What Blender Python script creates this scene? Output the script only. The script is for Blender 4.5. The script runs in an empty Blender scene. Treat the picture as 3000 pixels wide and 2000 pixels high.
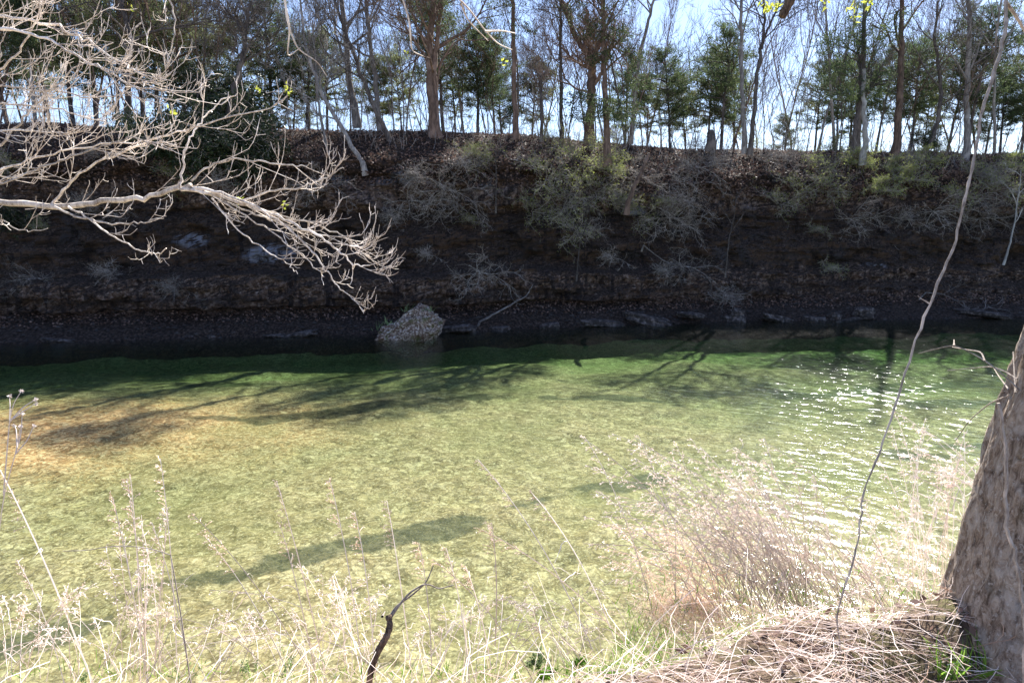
import bpy, math, random
import numpy as np
from mathutils import Vector
PI = math.pi
R = math.radians
# ------------------------------------------------------------------ camera, sky, sun, exposure
scene = bpy.context.scene
COL = scene.collection
PITCH = R(10.0); CAMZ = 5.0
cd = bpy.data.cameras.new('Camera'); cam = bpy.data.objects.new('Camera', cd); COL.objects.link(cam)
cam.location = (0, 0, CAMZ); cam.rotation_euler = (R(90) - PITCH, 0, 0)
cd.sensor_width = 36; cd.lens = 24; cd.clip_end = 3000; cd.clip_start = 0.05
scene.camera = cam
SUN_EL, SUN_AZ = R(44), R(26)
w = bpy.data.worlds.new('World'); scene.world = w; w.use_nodes = True
nt = w.node_tree; nt.nodes.clear()
sky = nt.nodes.new('ShaderNodeTexSky'); sky.sky_type = 'NISHITA'; sky.sun_disc = False
sky.sun_elevation = SUN_EL; sky.sun_rotation = SUN_AZ; sky.air_density = 1.0; sky.dust_density = 0.3; sky.ozone_density = 3.5
bg = nt.nodes.new('ShaderNodeBackground'); bg.inputs[1].default_value = 0.072
out = nt.nodes.new('ShaderNodeOutputWorld')
hsv = nt.nodes.new('ShaderNodeHueSaturation'); hsv.inputs['Saturation'].default_value = .95; nt.links.new(sky.outputs[0], hsv.inputs['Color'])
mxs = nt.nodes.new('ShaderNodeMix'); mxs.data_type = 'RGBA'; mxs.blend_type = 'MULTIPLY'; mxs.inputs[0].default_value = 1; mxs.inputs[7].default_value = (1.02, .99, 1.09, 1); nt.links.new(hsv.outputs[0], mxs.inputs[6])
nt.links.new(mxs.outputs[2], bg.inputs[0]); nt.links.new(bg.outputs[0], out.inputs[0])
sd = bpy.data.lights.new('Sun', 'SUN'); sun = bpy.data.objects.new('Sun', sd); COL.objects.link(sun)
sd.energy = 5.0; sd.angle = R(0.53); sd.color = (1, .955, .89)
sunvec = Vector((math.sin(SUN_AZ) * math.cos(SUN_EL), math.cos(SUN_AZ) * math.cos(SUN_EL), math.sin(SUN_EL)))
sun.rotation_euler = sunvec.to_track_quat('Z', 'Y').to_euler()
scene.view_settings.view_transform = 'Standard'; scene.view_settings.look = 'None'
scene.view_settings.gamma = 1; scene.view_settings.exposure = 1.55
scene.cycles.max_bounces = 8; scene.cycles.transparent_max_bounces = 16
scene.cycles.diffuse_bounces = 3; scene.cycles.volume_bounces = 0
scene.cycles.sample_clamp_indirect = 4

# ------------------------------------------------------------------ helpers
def P(px, py, Y):
    """point at depth Y seen at photo pixel px, py (3000 x 2000)"""
    cx = (px - 1500) / 2000.; cy = (1000 - py) / 2000.
    d = np.array([cx, math.cos(PITCH) + cy * math.sin(PITCH), -math.sin(PITCH) + cy * math.cos(PITCH)])
    d = d * (Y / d[1])
    return np.array([d[0], d[1], d[2] + CAMZ])
def PXof(p):
    x, y, z = p[0], p[1], p[2] - CAMZ
    f = y * math.cos(PITCH) - z * math.sin(PITCH)
    return 1500 + 2000 * x / f
def hsh(ix, iy, iz, seed):
    h = (ix.astype(np.int64) * 374761393 + iy.astype(np.int64) * 668265263 + iz.astype(np.int64) * 2147483647 + seed * 1274126177) & 0xffffffff
    h = ((h ^ (h >> 13)) * 1274126177) & 0xffffffff
    h = (h ^ (h >> 16)) & 0xffffff
    return h / float(0xffffff) * 2 - 1
def vn(x, y, z=None, seed=0):
    x = np.asarray(x, float); y = np.asarray(y, float); z = np.zeros_like(x) if z is None else np.asarray(z, float)
    x, y, z = np.broadcast_arrays(x, y, z)
    ix, iy, iz = np.floor(x), np.floor(y), np.floor(z)
    fx, fy, fz = x - ix, y - iy, z - iz
    fx, fy, fz = [f * f * (3 - 2 * f) for f in (fx, fy, fz)]
    r = 0
    for a in (0, 1):
        for b in (0, 1):
            for c in (0, 1):
                wgt = (fx if a else 1 - fx) * (fy if b else 1 - fy) * (fz if c else 1 - fz)
                r = r + wgt * hsh(ix + a, iy + b, iz + c, seed)
    return r
def fbm(x, y, z=None, o=4, seed=0, g=.5):
    r = 0; a = 1
    z = 0 * np.asarray(x) if z is None else z
    for i in range(o):
        r = r + a * vn(np.asarray(x) * 2 ** i, np.asarray(y) * 2 ** i, np.asarray(z) * 2 ** i, seed + i); a *= g
    return r
def unit(v):
    v = np.asarray(v, float); return v / (np.linalg.norm(v, axis=-1, keepdims=True) + 1e-12)

class MB:
    """collects tubes, leaves and grids; build() links them as ONE mesh object"""
    def __init__(s): s.v = []; s.q = []; s.t = []; s.n = 0; s.a = []
    def add(s, v, q=None, t=None, tint=None):
        v = np.asarray(v, float)
        if q is not None: s.q.append(np.asarray(q) + s.n)
        if t is not None: s.t.append(np.asarray(t) + s.n)
        s.v.append(v); s.a.append(np.full(len(v), .5) if tint is None else tint); s.n += len(v)
    def tube(s, pts, rad, k=5, tint=.5, cap=False):
        pts = np.asarray(pts, float); n = len(pts); rad = np.broadcast_to(rad, n)
        t = np.gradient(pts, axis=0); t = unit(t)
        m = t.mean(0); ref = np.array([0, 0, 1.]) if abs(m[2]) < .8 * np.linalg.norm(m) else np.array([1., 0, 0])
        a = unit(np.cross(t, ref)); b = np.cross(t, a)
        th = np.arange(k) * 2 * PI / k
        ring = pts[:, None, :] + rad[:, None, None] * (np.cos(th)[None, :, None] * a[:, None, :] + np.sin(th)[None, :, None] * b[:, None, :])
        i = np.arange(n - 1)[:, None] * k; j = np.arange(k)[None, :]; j2 = (j + 1) % k
        q = np.stack([i + j, i + j2, i + k + j2, i + k + j], -1).reshape(-1, 4)
        s.add(ring.reshape(-1, 3), q=q, tint=np.full(n * k, tint))
        if cap:
            for e in (0, n - 1):
                c = np.vstack([ring[e], pts[e]]); tt = np.stack([np.arange(k), (np.arange(k) + 1) % k, np.full(k, k)], -1)
                s.add(c, t=tt, tint=np.full(k + 1, tint))
    def leaves(s, C, D, L, W, rng, shape=4):
        """C centres, D long directions; diamond faces"""
        C = np.asarray(C, float); n = len(C)
        if n == 0: return
        D = unit(D); r = unit(rng.normal(size=(n, 3))); sd_ = unit(np.cross(D, r))
        L = np.broadcast_to(L, n)[:, None]; W = np.broadcast_to(W, n)[:, None]
        v = np.stack([C, C + D * L * .45 + sd_ * W * .5, C + D * L, C + D * L * .45 - sd_ * W * .5], 1).reshape(-1, 3)
        s.add(v, q=np.arange(4 * n).reshape(n, 4), tint=np.repeat(rng.random(n), 4))
    def ribbon(s, pts, wid, rng=None, side=None, tint=.5):
        pts = np.asarray(pts, float); n = len(pts); wid = np.broadcast_to(wid, n)
        t = unit(np.gradient(pts, axis=0)); sd_ = np.array(side if side is not None else unit(rng.normal(size=3)))
        sd_ = unit(np.cross(t, sd_))
        v = np.stack([pts - sd_ * wid[:, None] / 2, pts + sd_ * wid[:, None] / 2], 1).reshape(-1, 3)
        i = np.arange(n - 1) * 2
        s.add(v, q=np.stack([i, i + 1, i + 3, i + 2], -1), tint=np.full(2 * n, tint))
    def build(s, name, mat, parent=None, smooth=False, col=True):
        me = bpy.data.meshes.new(name)
        v = np.concatenate(s.v).astype(np.float32)
        q = np.concatenate(s.q) if s.q else np.zeros((0, 4), int); t = np.concatenate(s.t) if s.t else np.zeros((0, 3), int)
        me.vertices.add(len(v)); me.vertices.foreach_set('co', v.ravel())
        nl = q.size + t.size; me.loops.add(nl)
        me.loops.foreach_set('vertex_index', np.concatenate([q.ravel(), t.ravel()]).astype(np.int32))
        nf = len(q) + len(t); me.polygons.add(nf)
        st = np.concatenate([np.arange(len(q)) * 4, q.size + np.arange(len(t)) * 3]).astype(np.int32)
        me.polygons.foreach_set('loop_start', st)
        me.polygons.foreach_set('loop_total', np.concatenate([np.full(len(q), 4), np.full(len(t), 3)]).astype(np.int32))
        me.polygons.foreach_set('use_smooth', np.full(nf, bool(smooth)))
        at = me.attributes.new('tint', 'FLOAT', 'POINT'); at.data.foreach_set('value', np.concatenate(s.a).astype(np.float32))
        me.update(calc_edges=True); me.materials.append(mat)
        o = bpy.data.objects.new(name, me); COL.objects.link(o)
        if parent is not None: o.parent = parent
        return o
def empty(name, loc=(0, 0, 0), label=None, cat=None, group=None):
    o = bpy.data.objects.new(name, None); COL.objects.link(o); o.location = loc; o.empty_display_size = .2
    tag(o, label, cat, group); return o
def tag(o, label=None, cat=None, group=None, kind=None):
    if label: o['label'] = label
    if cat: o['category'] = cat
    if group: o['group'] = group
    if kind: o['kind'] = kind
    return o
def dup(root, name=None):
    r = root.copy(); COL.objects.link(r)
    for ch in root.children:
        c = ch.copy(); COL.objects.link(c); c.parent = r
        for g in ch.children:
            d = g.copy(); COL.objects.link(d); d.parent = c
    return r
def grid(mb, V):
    n, m = V.shape[:2]
    i = np.arange(n - 1)[:, None] * m; j = np.arange(m - 1)[None, :]
    mb.add(V.reshape(-1, 3), q=np.stack([i + j, i + j + 1, i + m + j + 1, i + m + j], -1).reshape(-1, 4))

# ------------------------------------------------------------------ materials
class NT:
    def __init__(s, name):
        s.m = bpy.data.materials.new(name); s.m.use_nodes = True; s.t = s.m.node_tree; s.t.nodes.clear()
        s.out = s.t.nodes.new('ShaderNodeOutputMaterial')
    def n(s, typ, **kw):
        nd = s.t.nodes.new('ShaderNode' + typ)
        for k, v in kw.items(): setattr(nd, k, v)
        return nd
    def l(s, a, b): s.t.links.new(a, b)
    def coord(s, scale=(1, 1, 1), rot=(0, 0, 0), which='Object'):
        c = s.n('TexCoord'); mp = s.n('Mapping'); mp.inputs['Scale'].default_value = scale; mp.inputs['Rotation'].default_value = rot
        s.l(c.outputs[which], mp.inputs[0]); return mp.outputs[0]
    def noise(s, vec, scale=1, detail=4, rough=.55, dist=0):
        nd = s.n('TexNoise'); nd.inputs['Scale'].default_value = scale; nd.inputs['Detail'].default_value = detail
        nd.inputs['Roughness'].default_value = rough; nd.inputs['Distortion'].default_value = dist
        if vec is not None: s.l(vec, nd.inputs['Vector'])
        return nd.outputs[0]
    def voro(s, vec, scale=1, feature='F1', out='Distance', rnd=1):
        nd = s.n('TexVoronoi', feature=feature); nd.inputs['Scale'].default_value = scale; nd.inputs['Randomness'].default_value = rnd
        if vec is not None: s.l(vec, nd.inputs['Vector'])
        return nd.outputs[out]
    def ramp(s, fac, stops, interp='LINEAR'):
        r = s.n('ValToRGB'); cr = r.color_ramp; cr.interpolation = interp
        while len(cr.elements) < len(stops): cr.elements.new(.5)
        for e, (p, c) in zip(cr.elements, stops):
            e.position = p; e.color = (c[0], c[1], c[2], 1) if hasattr(c, '__len__') else (c, c, c, 1)
        s.l(fac, r.inputs[0]); return r.outputs[0]
    def mix(s, a, b, fac, blend='MIX'):
        m = s.n('Mix', data_type='RGBA', blend_type=blend)
        for sock, v in ((m.inputs[6], a), (m.inputs[7], b)):
            if isinstance(v, (tuple, list)): sock.default_value = (*v[:3], 1)
            else: s.l(v, sock)
        if isinstance(fac, (int, float)): m.inputs[0].default_value = fac
        else: s.l(fac, m.inputs[0])
        return m.outputs[2]
    def math(s, op, a, b=None, clamp=False):
        m = s.n('Math', operation=op); m.use_clamp = clamp
        for i, v in enumerate((a, b)):
            if v is None: continue
            if isinstance(v, (int, float)): m.inputs[i].default_value = v
            else: s.l(v, m.inputs[i])
        return m.outputs[0]
    def attr(s, name='tint'):
        a = s.n('Attribute'); a.attribute_name = name; return a.outputs['Fac']
    def bump(s, h, strength=.5, dist=.05, normal=None):
        b = s.n('Bump'); b.inputs['Strength'].default_value = strength; b.inputs['Distance'].default_value = dist
        s.l(h, b.inputs['Height'])
        if normal is not None: s.l(normal, b.inputs['Normal'])
        return b.outputs[0]
    def princ(s, col, rough=.85, nrm=None, spec=.3):
        p = s.n('BsdfPrincipled'); p.inputs['Specular IOR Level'].default_value = spec
        if isinstance(col, (tuple, list)): p.inputs['Base Color'].default_value = (*col, 1)
        else: s.l(col, p.inputs['Base Color'])
        if isinstance(rough, (int, float)): p.inputs['Roughness'].default_value = rough
        else: s.l(rough, p.inputs['Roughness'])
        if nrm is not None: s.l(nrm, p.inputs['Normal'])
        return p.outputs[0]
    def fin(s, sh): s.l(sh, s.out.inputs[0]); return s.m

def leafmat(name, c1, c2, transl=.35, rough=.6):
    t = NT(name); a = t.attr(); oi = t.n('ObjectInfo')
    c = t.ramp(a, [(0, c1), (1, c2)])
    hs = t.n('HueSaturation'); t.l(c, hs.inputs['Color'])
    t.l(t.math('ADD', t.math('MULTIPLY', oi.outputs['Random'], .5), .75), hs.inputs['Value'])
    c = hs.outputs[0]
    d = t.princ(c, rough, spec=.25); tr = t.n('BsdfTranslucent'); t.l(c, tr.inputs[0])
    m = t.n('MixShader'); m.inputs[0].default_value = transl; t.l(d, m.inputs[1]); t.l(tr.outputs[0], m.inputs[2])
    return t.fin(m.outputs[0])
def barkmat(name, c1, c2, sc=1.0, bump=.6, dist=.02, spots=None):
    t = NT(name); v = t.coord((6 * sc, 6 * sc, 1.3 * sc)); n1 = t.noise(v, 2.2, 6, .65, .6); n2 = t.noise(t.coord((1, 1, 1)), 1.1 * sc, 4)
    c = t.mix(c1, c2, t.ramp(n1, [(.35, 0), (.65, 1)]))
    c = t.mix(c, tuple(x * 1.5 for x in c2), t.ramp(n2, [(.52, 0), (.62, .6)]))
    oi = t.n('ObjectInfo'); hs = t.n('HueSaturation'); t.l(c, hs.inputs['Color'])
    t.l(t.math('ADD', t.math('MULTIPLY', oi.outputs['Random'], .5), .75), hs.inputs['Value'])
    return t.fin(t.princ(hs.outputs[0], .9, t.bump(n1, bump, dist), .2))
M = {}
M['bark_dark'] = barkmat('bark_dark', (.05, .042, .04), (.17, .145, .13))
M['bark_grey'] = barkmat('bark_grey', (.15, .135, .13), (.38, .35, .33))
M['bark_red'] = barkmat('bark_red', (.09, .06, .048), (.26, .18, .14))
M['bark_pale'] = barkmat('bark_pale', (.25, .24, .23), (.50, .48, .45))
M['bark_twig'] = barkmat('bark_twig', (.34, .27, .21), (.84, .77, .69), 4, .3, .002)
M['vine'] = barkmat('vine_bark', (.20, .16, .13), (.50, .43, .37), 6, .8, .004)
M['deadwood'] = barkmat('deadwood', (.07, .06, .056), (.25, .225, .21), 3)
M['shrubwood'] = barkmat('shrub_wood', (.12, .10, .085), (.42, .38, .34), 3)
M['drystalk'] = barkmat('dry_stalk', (.03, .024, .022), (.11, .095, .085), 3)
M['burnt'] = barkmat('burnt_wood', (.02, .014, .010), (.20, .14, .10), 6, .8, .01)
M['cedar'] = leafmat('cedar_leaves', (.04, .07, .038), (.14, .18, .075), .5)
M['pine'] = leafmat('pine_needles', (.08, .11, .05), (.25, .27, .12), .5)
M['spring'] = leafmat('spring_leaves', (.20, .26, .06), (.46, .50, .16), .5)
M['bud'] = leafmat('bud_leaves', (.35, .42, .05), (.6, .62, .12), .5)
M['green'] = leafmat('green_leaves', (.12, .28, .03), (.34, .56, .09), .45)
M['sage'] = leafmat('sage_leaves', (.16, .24, .10), (.34, .42, .22), .4)
M['ever'] = leafmat('evergreen_leaves', (.02, .035, .018), (.06, .085, .035), .2, .35)
M['straw'] = leafmat('dry_straw', (.78, .64, .55), (.97, .91, .87), .25)
M['straw_old'] = leafmat('old_straw', (.40, .27, .20), (.97, .88, .81), .25)
M['straw_pink'] = leafmat('dry_straw_pinkish', (.70, .50, .38), (.97, .86, .78), .25)
M['litter'] = leafmat('fallen_leaves', (.10, .06, .045), (.30, .20, .16), .2)
M['weed'] = leafmat('water_weed', (.010, .016, .010), (.035, .045, .02), .1)

# cliff rock
t = NT('cliff_rock')
v = t.coord((1, 1, 1)); vs = t.coord((.35, .35, 2.2))
n1 = t.noise(v, .9, 6, .6); n2 = t.noise(vs, 1.2, 5, .6, .4); n3 = t.noise(v, 9, 5, .65)
c = t.ramp(n2, [(.3, (.009, .006, .005)), (.45, (.042, .030, .023)), (.58, (.10, .060, .038)), (.72, (.05, .042, .038))])
c = t.mix(c, (.06, .056, .06), t.ramp(t.noise(v, .55, 3, .5, .8), [(.60, 0), (.655, .75)]))
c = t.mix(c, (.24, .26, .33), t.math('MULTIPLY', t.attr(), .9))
sz_ = t.n('SeparateXYZ'); t.l(t.coord(), sz_.inputs[0]); zn = t.math('ADD', sz_.outputs[2], t.math('MULTIPLY', t.noise(v, .4, 2), 1.2))
zb_ = t.ramp(t.math('DIVIDE', zn, 10.0), [(.13, 0), (.17, .9), (.215, .15), (.235, .9), (.30, .9), (.325, 0), (.60, 0), (.63, .8), (.73, .8), (.75, 0)])
c = t.mix(c, t.ramp(t.noise(v, 5, 5, .7), [(.35, (.025, .014, .009)), (.50, (.16, .10, .07)), (.66, (.40, .31, .26))]), zb_)
streak = t.noise(t.coord((2.2, 2.2, .18)), 1.5, 4, .6)
c = t.mix(c, (.012, .010, .012), t.ramp(streak, [(.50, 0), (.62, .85)]))
c = t.mix(c, (.06, .03, .014), t.ramp(t.noise(t.coord((.5, .5, 3)), 1.4, 4), [(.60, 0), (.68, .5)]))
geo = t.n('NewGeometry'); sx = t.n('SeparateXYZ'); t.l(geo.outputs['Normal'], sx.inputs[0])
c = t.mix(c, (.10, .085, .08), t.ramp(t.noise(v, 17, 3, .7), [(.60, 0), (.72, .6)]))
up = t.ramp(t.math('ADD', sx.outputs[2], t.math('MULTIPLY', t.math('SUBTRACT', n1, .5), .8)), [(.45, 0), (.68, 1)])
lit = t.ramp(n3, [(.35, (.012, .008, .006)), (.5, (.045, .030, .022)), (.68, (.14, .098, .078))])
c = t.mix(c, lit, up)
nb = t.bump(t.math('ADD', t.math('MULTIPLY', n3, .35), t.noise(v, 3, 5, .7)), 1.0, .3)
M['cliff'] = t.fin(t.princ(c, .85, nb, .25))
# leaf-litter ground
t = NT('forest_floor'); v = t.coord()
n = t.noise(v, 14, 5, .7); n2 = t.noise(v, 1.3, 4)
c = t.ramp(n, [(.3, (.05, .034, .026)), (.5, (.14, .10, .075)), (.7, (.27, .20, .16))]); c = t.mix(c, (.07, .08, .03), t.ramp(n2, [(.55, 0), (.7, .6)]))
M['floor'] = t.fin(t.princ(c, .9, t.bump(n, .8, .05), .1))
# near bank soil
t = NT('bank_soil'); v = t.coord()
n = t.noise(v, 30, 6, .7); n2 = t.noise(v, 4, 4)
c = t.ramp(n, [(.3, (.045, .03, .022)), (.5, (.15, .11, .08)), (.7, (.30, .23, .17))]); c = t.mix(c, (.10, .12, .035), t.ramp(n2, [(.5, 0), (.65, .5)]))
M['soil'] = t.fin(t.princ(c, .95, t.bump(n, .8, .03), .1))
# boulder
t = NT('boulder_rock'); v = t.coord()
n = t.noise(v, 2.2, 6, .65); n3 = t.noise(v, 11, 6, .7)
c = t.ramp(n3, [(.34, (.04, .026, .02)), (.46, (.20, .14, .105)), (.56, (.48, .39, .32)), (.66, (.85, .80, .74))])
c = t.mix(c, (.12, .13, .04), t.ramp(t.noise(v, 3, 5), [(.55, 0), (.63, .75)]))
c = t.mix(c, (.17, .085, .055), t.ramp(n, [(.52, 0), (.62, .6)]))
M['boulder'] = t.fin(t.princ(c, .9, t.bump(t.math('ADD', n, t.math('MULTIPLY', n3, .5)), 1, .12), .2))
t = NT('shore_rock'); v = t.coord(); n = t.noise(v, 5, 6, .65)
c = t.ramp(n, [(.3, (.012, .009, .008)), (.5, (.06, .048, .042)), (.72, (.26, .22, .20))])
M['rock'] = t.fin(t.princ(c, .8, t.bump(n, 1, .06), .3))
# river bed: cobbles and gravel
t = NT('river_cobbles')
v0 = t.coord(); dn = t.n('TexNoise'); dn.inputs['Scale'].default_value = 2.6; dn.inputs['Detail'].default_value = 3; t.l(v0, dn.inputs['Vector'])
vm = t.n('VectorMath', operation='MULTIPLY_ADD'); t.l(dn.outputs['Color'], vm.inputs[0]); vm.inputs[1].default_value = (.45, .45, .45); t.l(v0, vm.inputs[2])
dv = vm.outputs[0]
cell = t.voro(dv, 5.5, out='Color'); ed = t.voro(dv, 5.5, 'DISTANCE_TO_EDGE'); cell2 = t.voro(dv, 13, out='Color'); ed2 = t.voro(dv, 13, 'DISTANCE_TO_EDGE')
bw = t.n('RGBToBW'); t.l(cell, bw.inputs[0]); bw2 = t.n('RGBToBW'); t.l(cell2, bw2.inputs[0])
big = t.noise(v0, .22, 3)
a = t.attr()   # 1 = gravel bar of clean tan stones, 0 = algae-coated cobbles
stone = t.ramp(bw.outputs[0], [(.15, (.20, .145, .07)), (.4, (.38, .275, .14)), (.6, (.50, .375, .20)), (.8, (.64, .50, .30))])
stone2 = t.ramp(bw2.outputs[0], [(.15, (.20, .145, .07)), (.5, (.46, .34, .18)), (.85, (.72, .56, .36))])
c = t.mix(stone, stone2, .45)
c = t.mix(c, t.ramp(bw2.outputs[0], [(.2, (.44, .22, .10)), (.5, (.85, .48, .24)), (.85, (.97, .68, .40))]), a)
wob = t.noise(dv, 4.2, 4, .55, 1.6); sh = t.ramp(wob, [(.36, .42), (.46, .8), (.50, 1.0), (.54, .8), (.66, .5)])  # bright wavy lines like sunlight caustics, painted into the bed colour
c = t.mix(c, sh, .85, 'MULTIPLY')
c = t.mix((.07, .055, .025), c, t.ramp(t.math('MINIMUM', ed, t.math('MULTIPLY', ed2, 2.2)), [(.0, .55), (.14, 1)]))
c = t.mix(c, (.20, .175, .075), t.ramp(big, [(.46, 0), (.66, .45)]))
peb = t.n('RGBToBW'); t.l(t.voro(dv, 30, out='Color'), peb.inputs[0]); c = t.mix(c, t.ramp(peb.outputs[0], [(.2, .45), (.5, .9), (.8, 1.0)]), .6, 'MULTIPLY')
fine = t.noise(v0, 22, 4, .6)
c = t.mix(c, (.78, .66, .42), t.ramp(fine, [(.56, 0), (.70, .55)]))
c = t.mix(c, (.028, .036, .022), t.math('MULTIPLY', t.ramp(t.math('ADD', t.attr('weed'), t.math('MULTIPLY', t.math('SUBTRACT', t.noise(v0, 5, 4, .7), .5), .7)), [(.35, 0), (.75, 1)]), .66))  # darkens the bed along painted bands of tree shade
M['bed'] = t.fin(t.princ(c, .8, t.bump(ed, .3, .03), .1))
# water
t = NT('river_water')
va = t.coord((1, 1, 1)); vr0 = t.coord((1, 1, 1), (0, 0, R(24))); mp2 = t.n('Mapping'); mp2.inputs['Scale'].default_value = (.5, 1.6, 1); t.l(vr0, mp2.inputs[0]); vr = mp2.outputs[0]
h1 = t.noise(va, 6, 3, .6, .3); h2 = t.noise(vr, 5.5, 4, .6, .5); h3 = t.noise(va, 26, 2, .5)
h = t.math('ADD', t.math('ADD', t.math('MULTIPLY', h1, .35), h2), t.math('MULTIPLY', h3, .28))
nb = t.bump(h, 1.0, .012)
g_ = t.n('NewGeometry'); dt = t.n('VectorMath', operation='DOT_PRODUCT'); t.l(g_.outputs['Incoming'], dt.inputs[0]); t.l(nb, dt.inputs[1])
fz = t.math('ADD', t.math('MULTIPLY', t.math('POWER', t.math('SUBTRACT', 1.0, t.math('ABSOLUTE', dt.outputs['Value'])), 5.0), .98), .02, True)
tr = t.n('BsdfTransparent'); tr.inputs[0].default_value = (1, 1, 1, 1)
gl = t.n('BsdfGlossy'); gl.inputs['Roughness'].default_value = .10; t.l(nb, gl.inputs['Normal'])
mx = t.n('MixShader'); t.l(fz, mx.inputs[0]); t.l(tr.outputs[0], mx.inputs[1]); t.l(gl.outputs[0], mx.inputs[2])
ab = t.n('VolumeAbsorption'); ab.inputs[0].default_value = (.51, .78, .54, 1); ab.inputs[1].default_value = .60
t.l(ab.outputs[0], t.out.inputs['Volume'])
M['water'] = t.fin(mx.outputs[0])
# big near trunk bark
t = NT('near_bark'); v = t.coord((1, 1, .5)); n = t.noise(v, 26, 7, .72, .8); n2 = t.noise(t.coord(), 9, 5, .6); n3 = t.noise(t.coord(), 45, 4, .7)
ridge = t.voro(t.coord((1, 1, .2)), 26, 'DISTANCE_TO_EDGE')
c = t.ramp(n, [(.36, (.12, .085, .062)), (.47, (.32, .24, .18)), (.58, (.52, .43, .35))])
c = t.mix(c, (.62, .57, .52), t.ramp(n2, [(.55, 0), (.68, .5)]))
c = t.mix(c, (.66, .60, .54), t.ramp(n3, [(.56, 0), (.66, .75)]))
c = t.mix(c, (.13, .10, .03), t.ramp(t.noise(t.coord(), 3.5, 4), [(.58, 0), (.68, .5)]))
M['nearbark'] = t.fin(t.princ(c, .95, t.bump(t.math('ADD', t.math('ADD', n, t.math('MULTIPLY', n3, .4)), t.math('MULTIPLY', ridge, .8)), 1, .03), .15))

# ------------------------------------------------------------------ terrain functions
WX = np.array([-150, -60, -32, -21, -13, -7, -3, 0, 6, 12, 20, 27, 45, 80, 150.])
WY = np.array([14, 22, 26.6, 27.8, 29.2, 30.0, 30.6, 31.6, 33.2, 34.3, 34.9, 35.6, 38, 42, 50.])
RZX = np.array([-150, -40, -20, -5, 0, 4, 10, 20, 28, 60, 150.])
RZ = np.array([9.8, 9.8, 9.65, 9.75, 9.75, 9.35, 9.15, 9.2, 9.15, 9, 9.])
def shoreY(x): return np.interp(x, WX, WY)
def rimZ(x): return np.interp(x, RZX, RZ) + .12 * vn(np.asarray(x, float) * .35, np.asarray(x, float) * 0, seed=77)
PW = np.array([(-2.6, -3.6), (-1.8, -2.6), (-.6, -.8), (0, -.02), (.5, .30), (1.0, .50), (1.7, .75), (1.9, .95), (1.35, 1.1), (1.3, 1.8), (1.4, 2.45), (2.1, 2.6),
               (2.6, 3.0), (2.75, 3.7), (3.0, 4.4), (3.5, 5.0), (3.75, 5.35), (3.45, 5.45), (3.4, 6.1), (3.5, 6.7), (3.7, 7.1), (3.35, 7.2), (3.5, 7.75), (4.2, 8.1), (5.2, 8.7), (6.2, 9.25), (7.2, 9.5), (8.6, 9.5), (14, 9.3)])
PS = np.array([(-2.6, -3.6), (-1.8, -2.4), (-.8, -.7), (0, .02), (.8, .3), (1.5, .6), (1.9, .85), (2.1, 1.1), (2.4, 1.4), (2.9, 2.0), (3.0, 2.4), (3.2, 2.7),
               (3.4, 3.1), (3.4, 3.7), (3.7, 4.4), (4.1, 5.0), (4.3, 5.35), (4.2, 5.5), (4.3, 6.1), (4.6, 6.7), (4.9, 7.1), (4.9, 7.3), (5.1, 7.75), (5.6, 8.1), (6.2, 8.7), (6.8, 9.2), (7.8, 9.5), (9.2, 9.5), (14, 9.3)])
def resample(p, n):
    p = np.array(p); d = np.r_[0, np.cumsum(np.linalg.norm(np.diff(p, axis=0), axis=1))]
    s = np.linspace(0, 1, n) ** 1.0 * d[-1]
    return s, d
NV = 240
kidx = np.linspace(0, len(PW) - 1, NV)
pw = np.stack([np.interp(kidx, range(len(PW)), PW[:, i]) for i in (0, 1)], -1)
ps = np.stack([np.interp(kidx, range(len(PS)), PS[:, i]) for i in (0, 1)], -1)
xs = np.concatenate([np.linspace(-150, -34, 50)[:-1], np.linspace(-34, 36, 520), np.linspace(36, 150, 50)[1:]])
wallness = np.clip(np.interp(xs, [-150, -28, -14, 4, 12, 22, 30, 150], [.4, .5, .9, 1, .45, .3, .25, .3]) + .18 * vn(xs * .25, xs * 0, seed=5), 0, 1)
def cliffpt(x, v_i=None):
    pass
wl = wallness[:, None, None]
prof = pw[None] * wl + ps[None] * (1 - wl)
zz = prof[..., 1].copy(); dy = prof[..., 0].copy()
X = np.repeat(xs[:, None], NV, 1)
above = np.clip((zz - .3) / 1.0, 0, 1)
rz = rimZ(xs)[:, None]
strat = .22 * vn(X * .18, X * 0, seed=9) * np.clip(zz / 2, 0, 1) * np.clip((9 - zz) / 2, 0, 1)
zz = np.where(zz > 0, zz * rz / 9.5, zz) + strat
face = above * np.clip((8.8 - zz) / 1.5, .12, 1)
n_big = fbm(X * .35, zz * .5, o=3, seed=20); n_mid = fbm(X * 1.1, zz * 2.2, o=4, seed=30)
blk = np.round(vn(X * .9, zz * 1.6, seed=41) * 2.2) / 2.2 + .6 * np.round(vn(X * 2.1, zz * 3.1, seed=43) * 2) / 2
cdy = face * (.42 * n_big + .24 * n_mid + .20 * blk + .10 * fbm(X * 3.5, zz * 5.5, o=2, seed=35)) + (1 - above) * .10 * n_mid
zz = zz + (1 - face) * .05 * fbm(X * 1.6, dy * 1.6, o=3, seed=50) + face * .04 * n_mid
CL = np.stack([X, shoreY(xs)[:, None] + dy + cdy, zz], -1)
mb = MB(); grid(mb, CL)
pale = np.zeros(CL.shape[:2])
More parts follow.
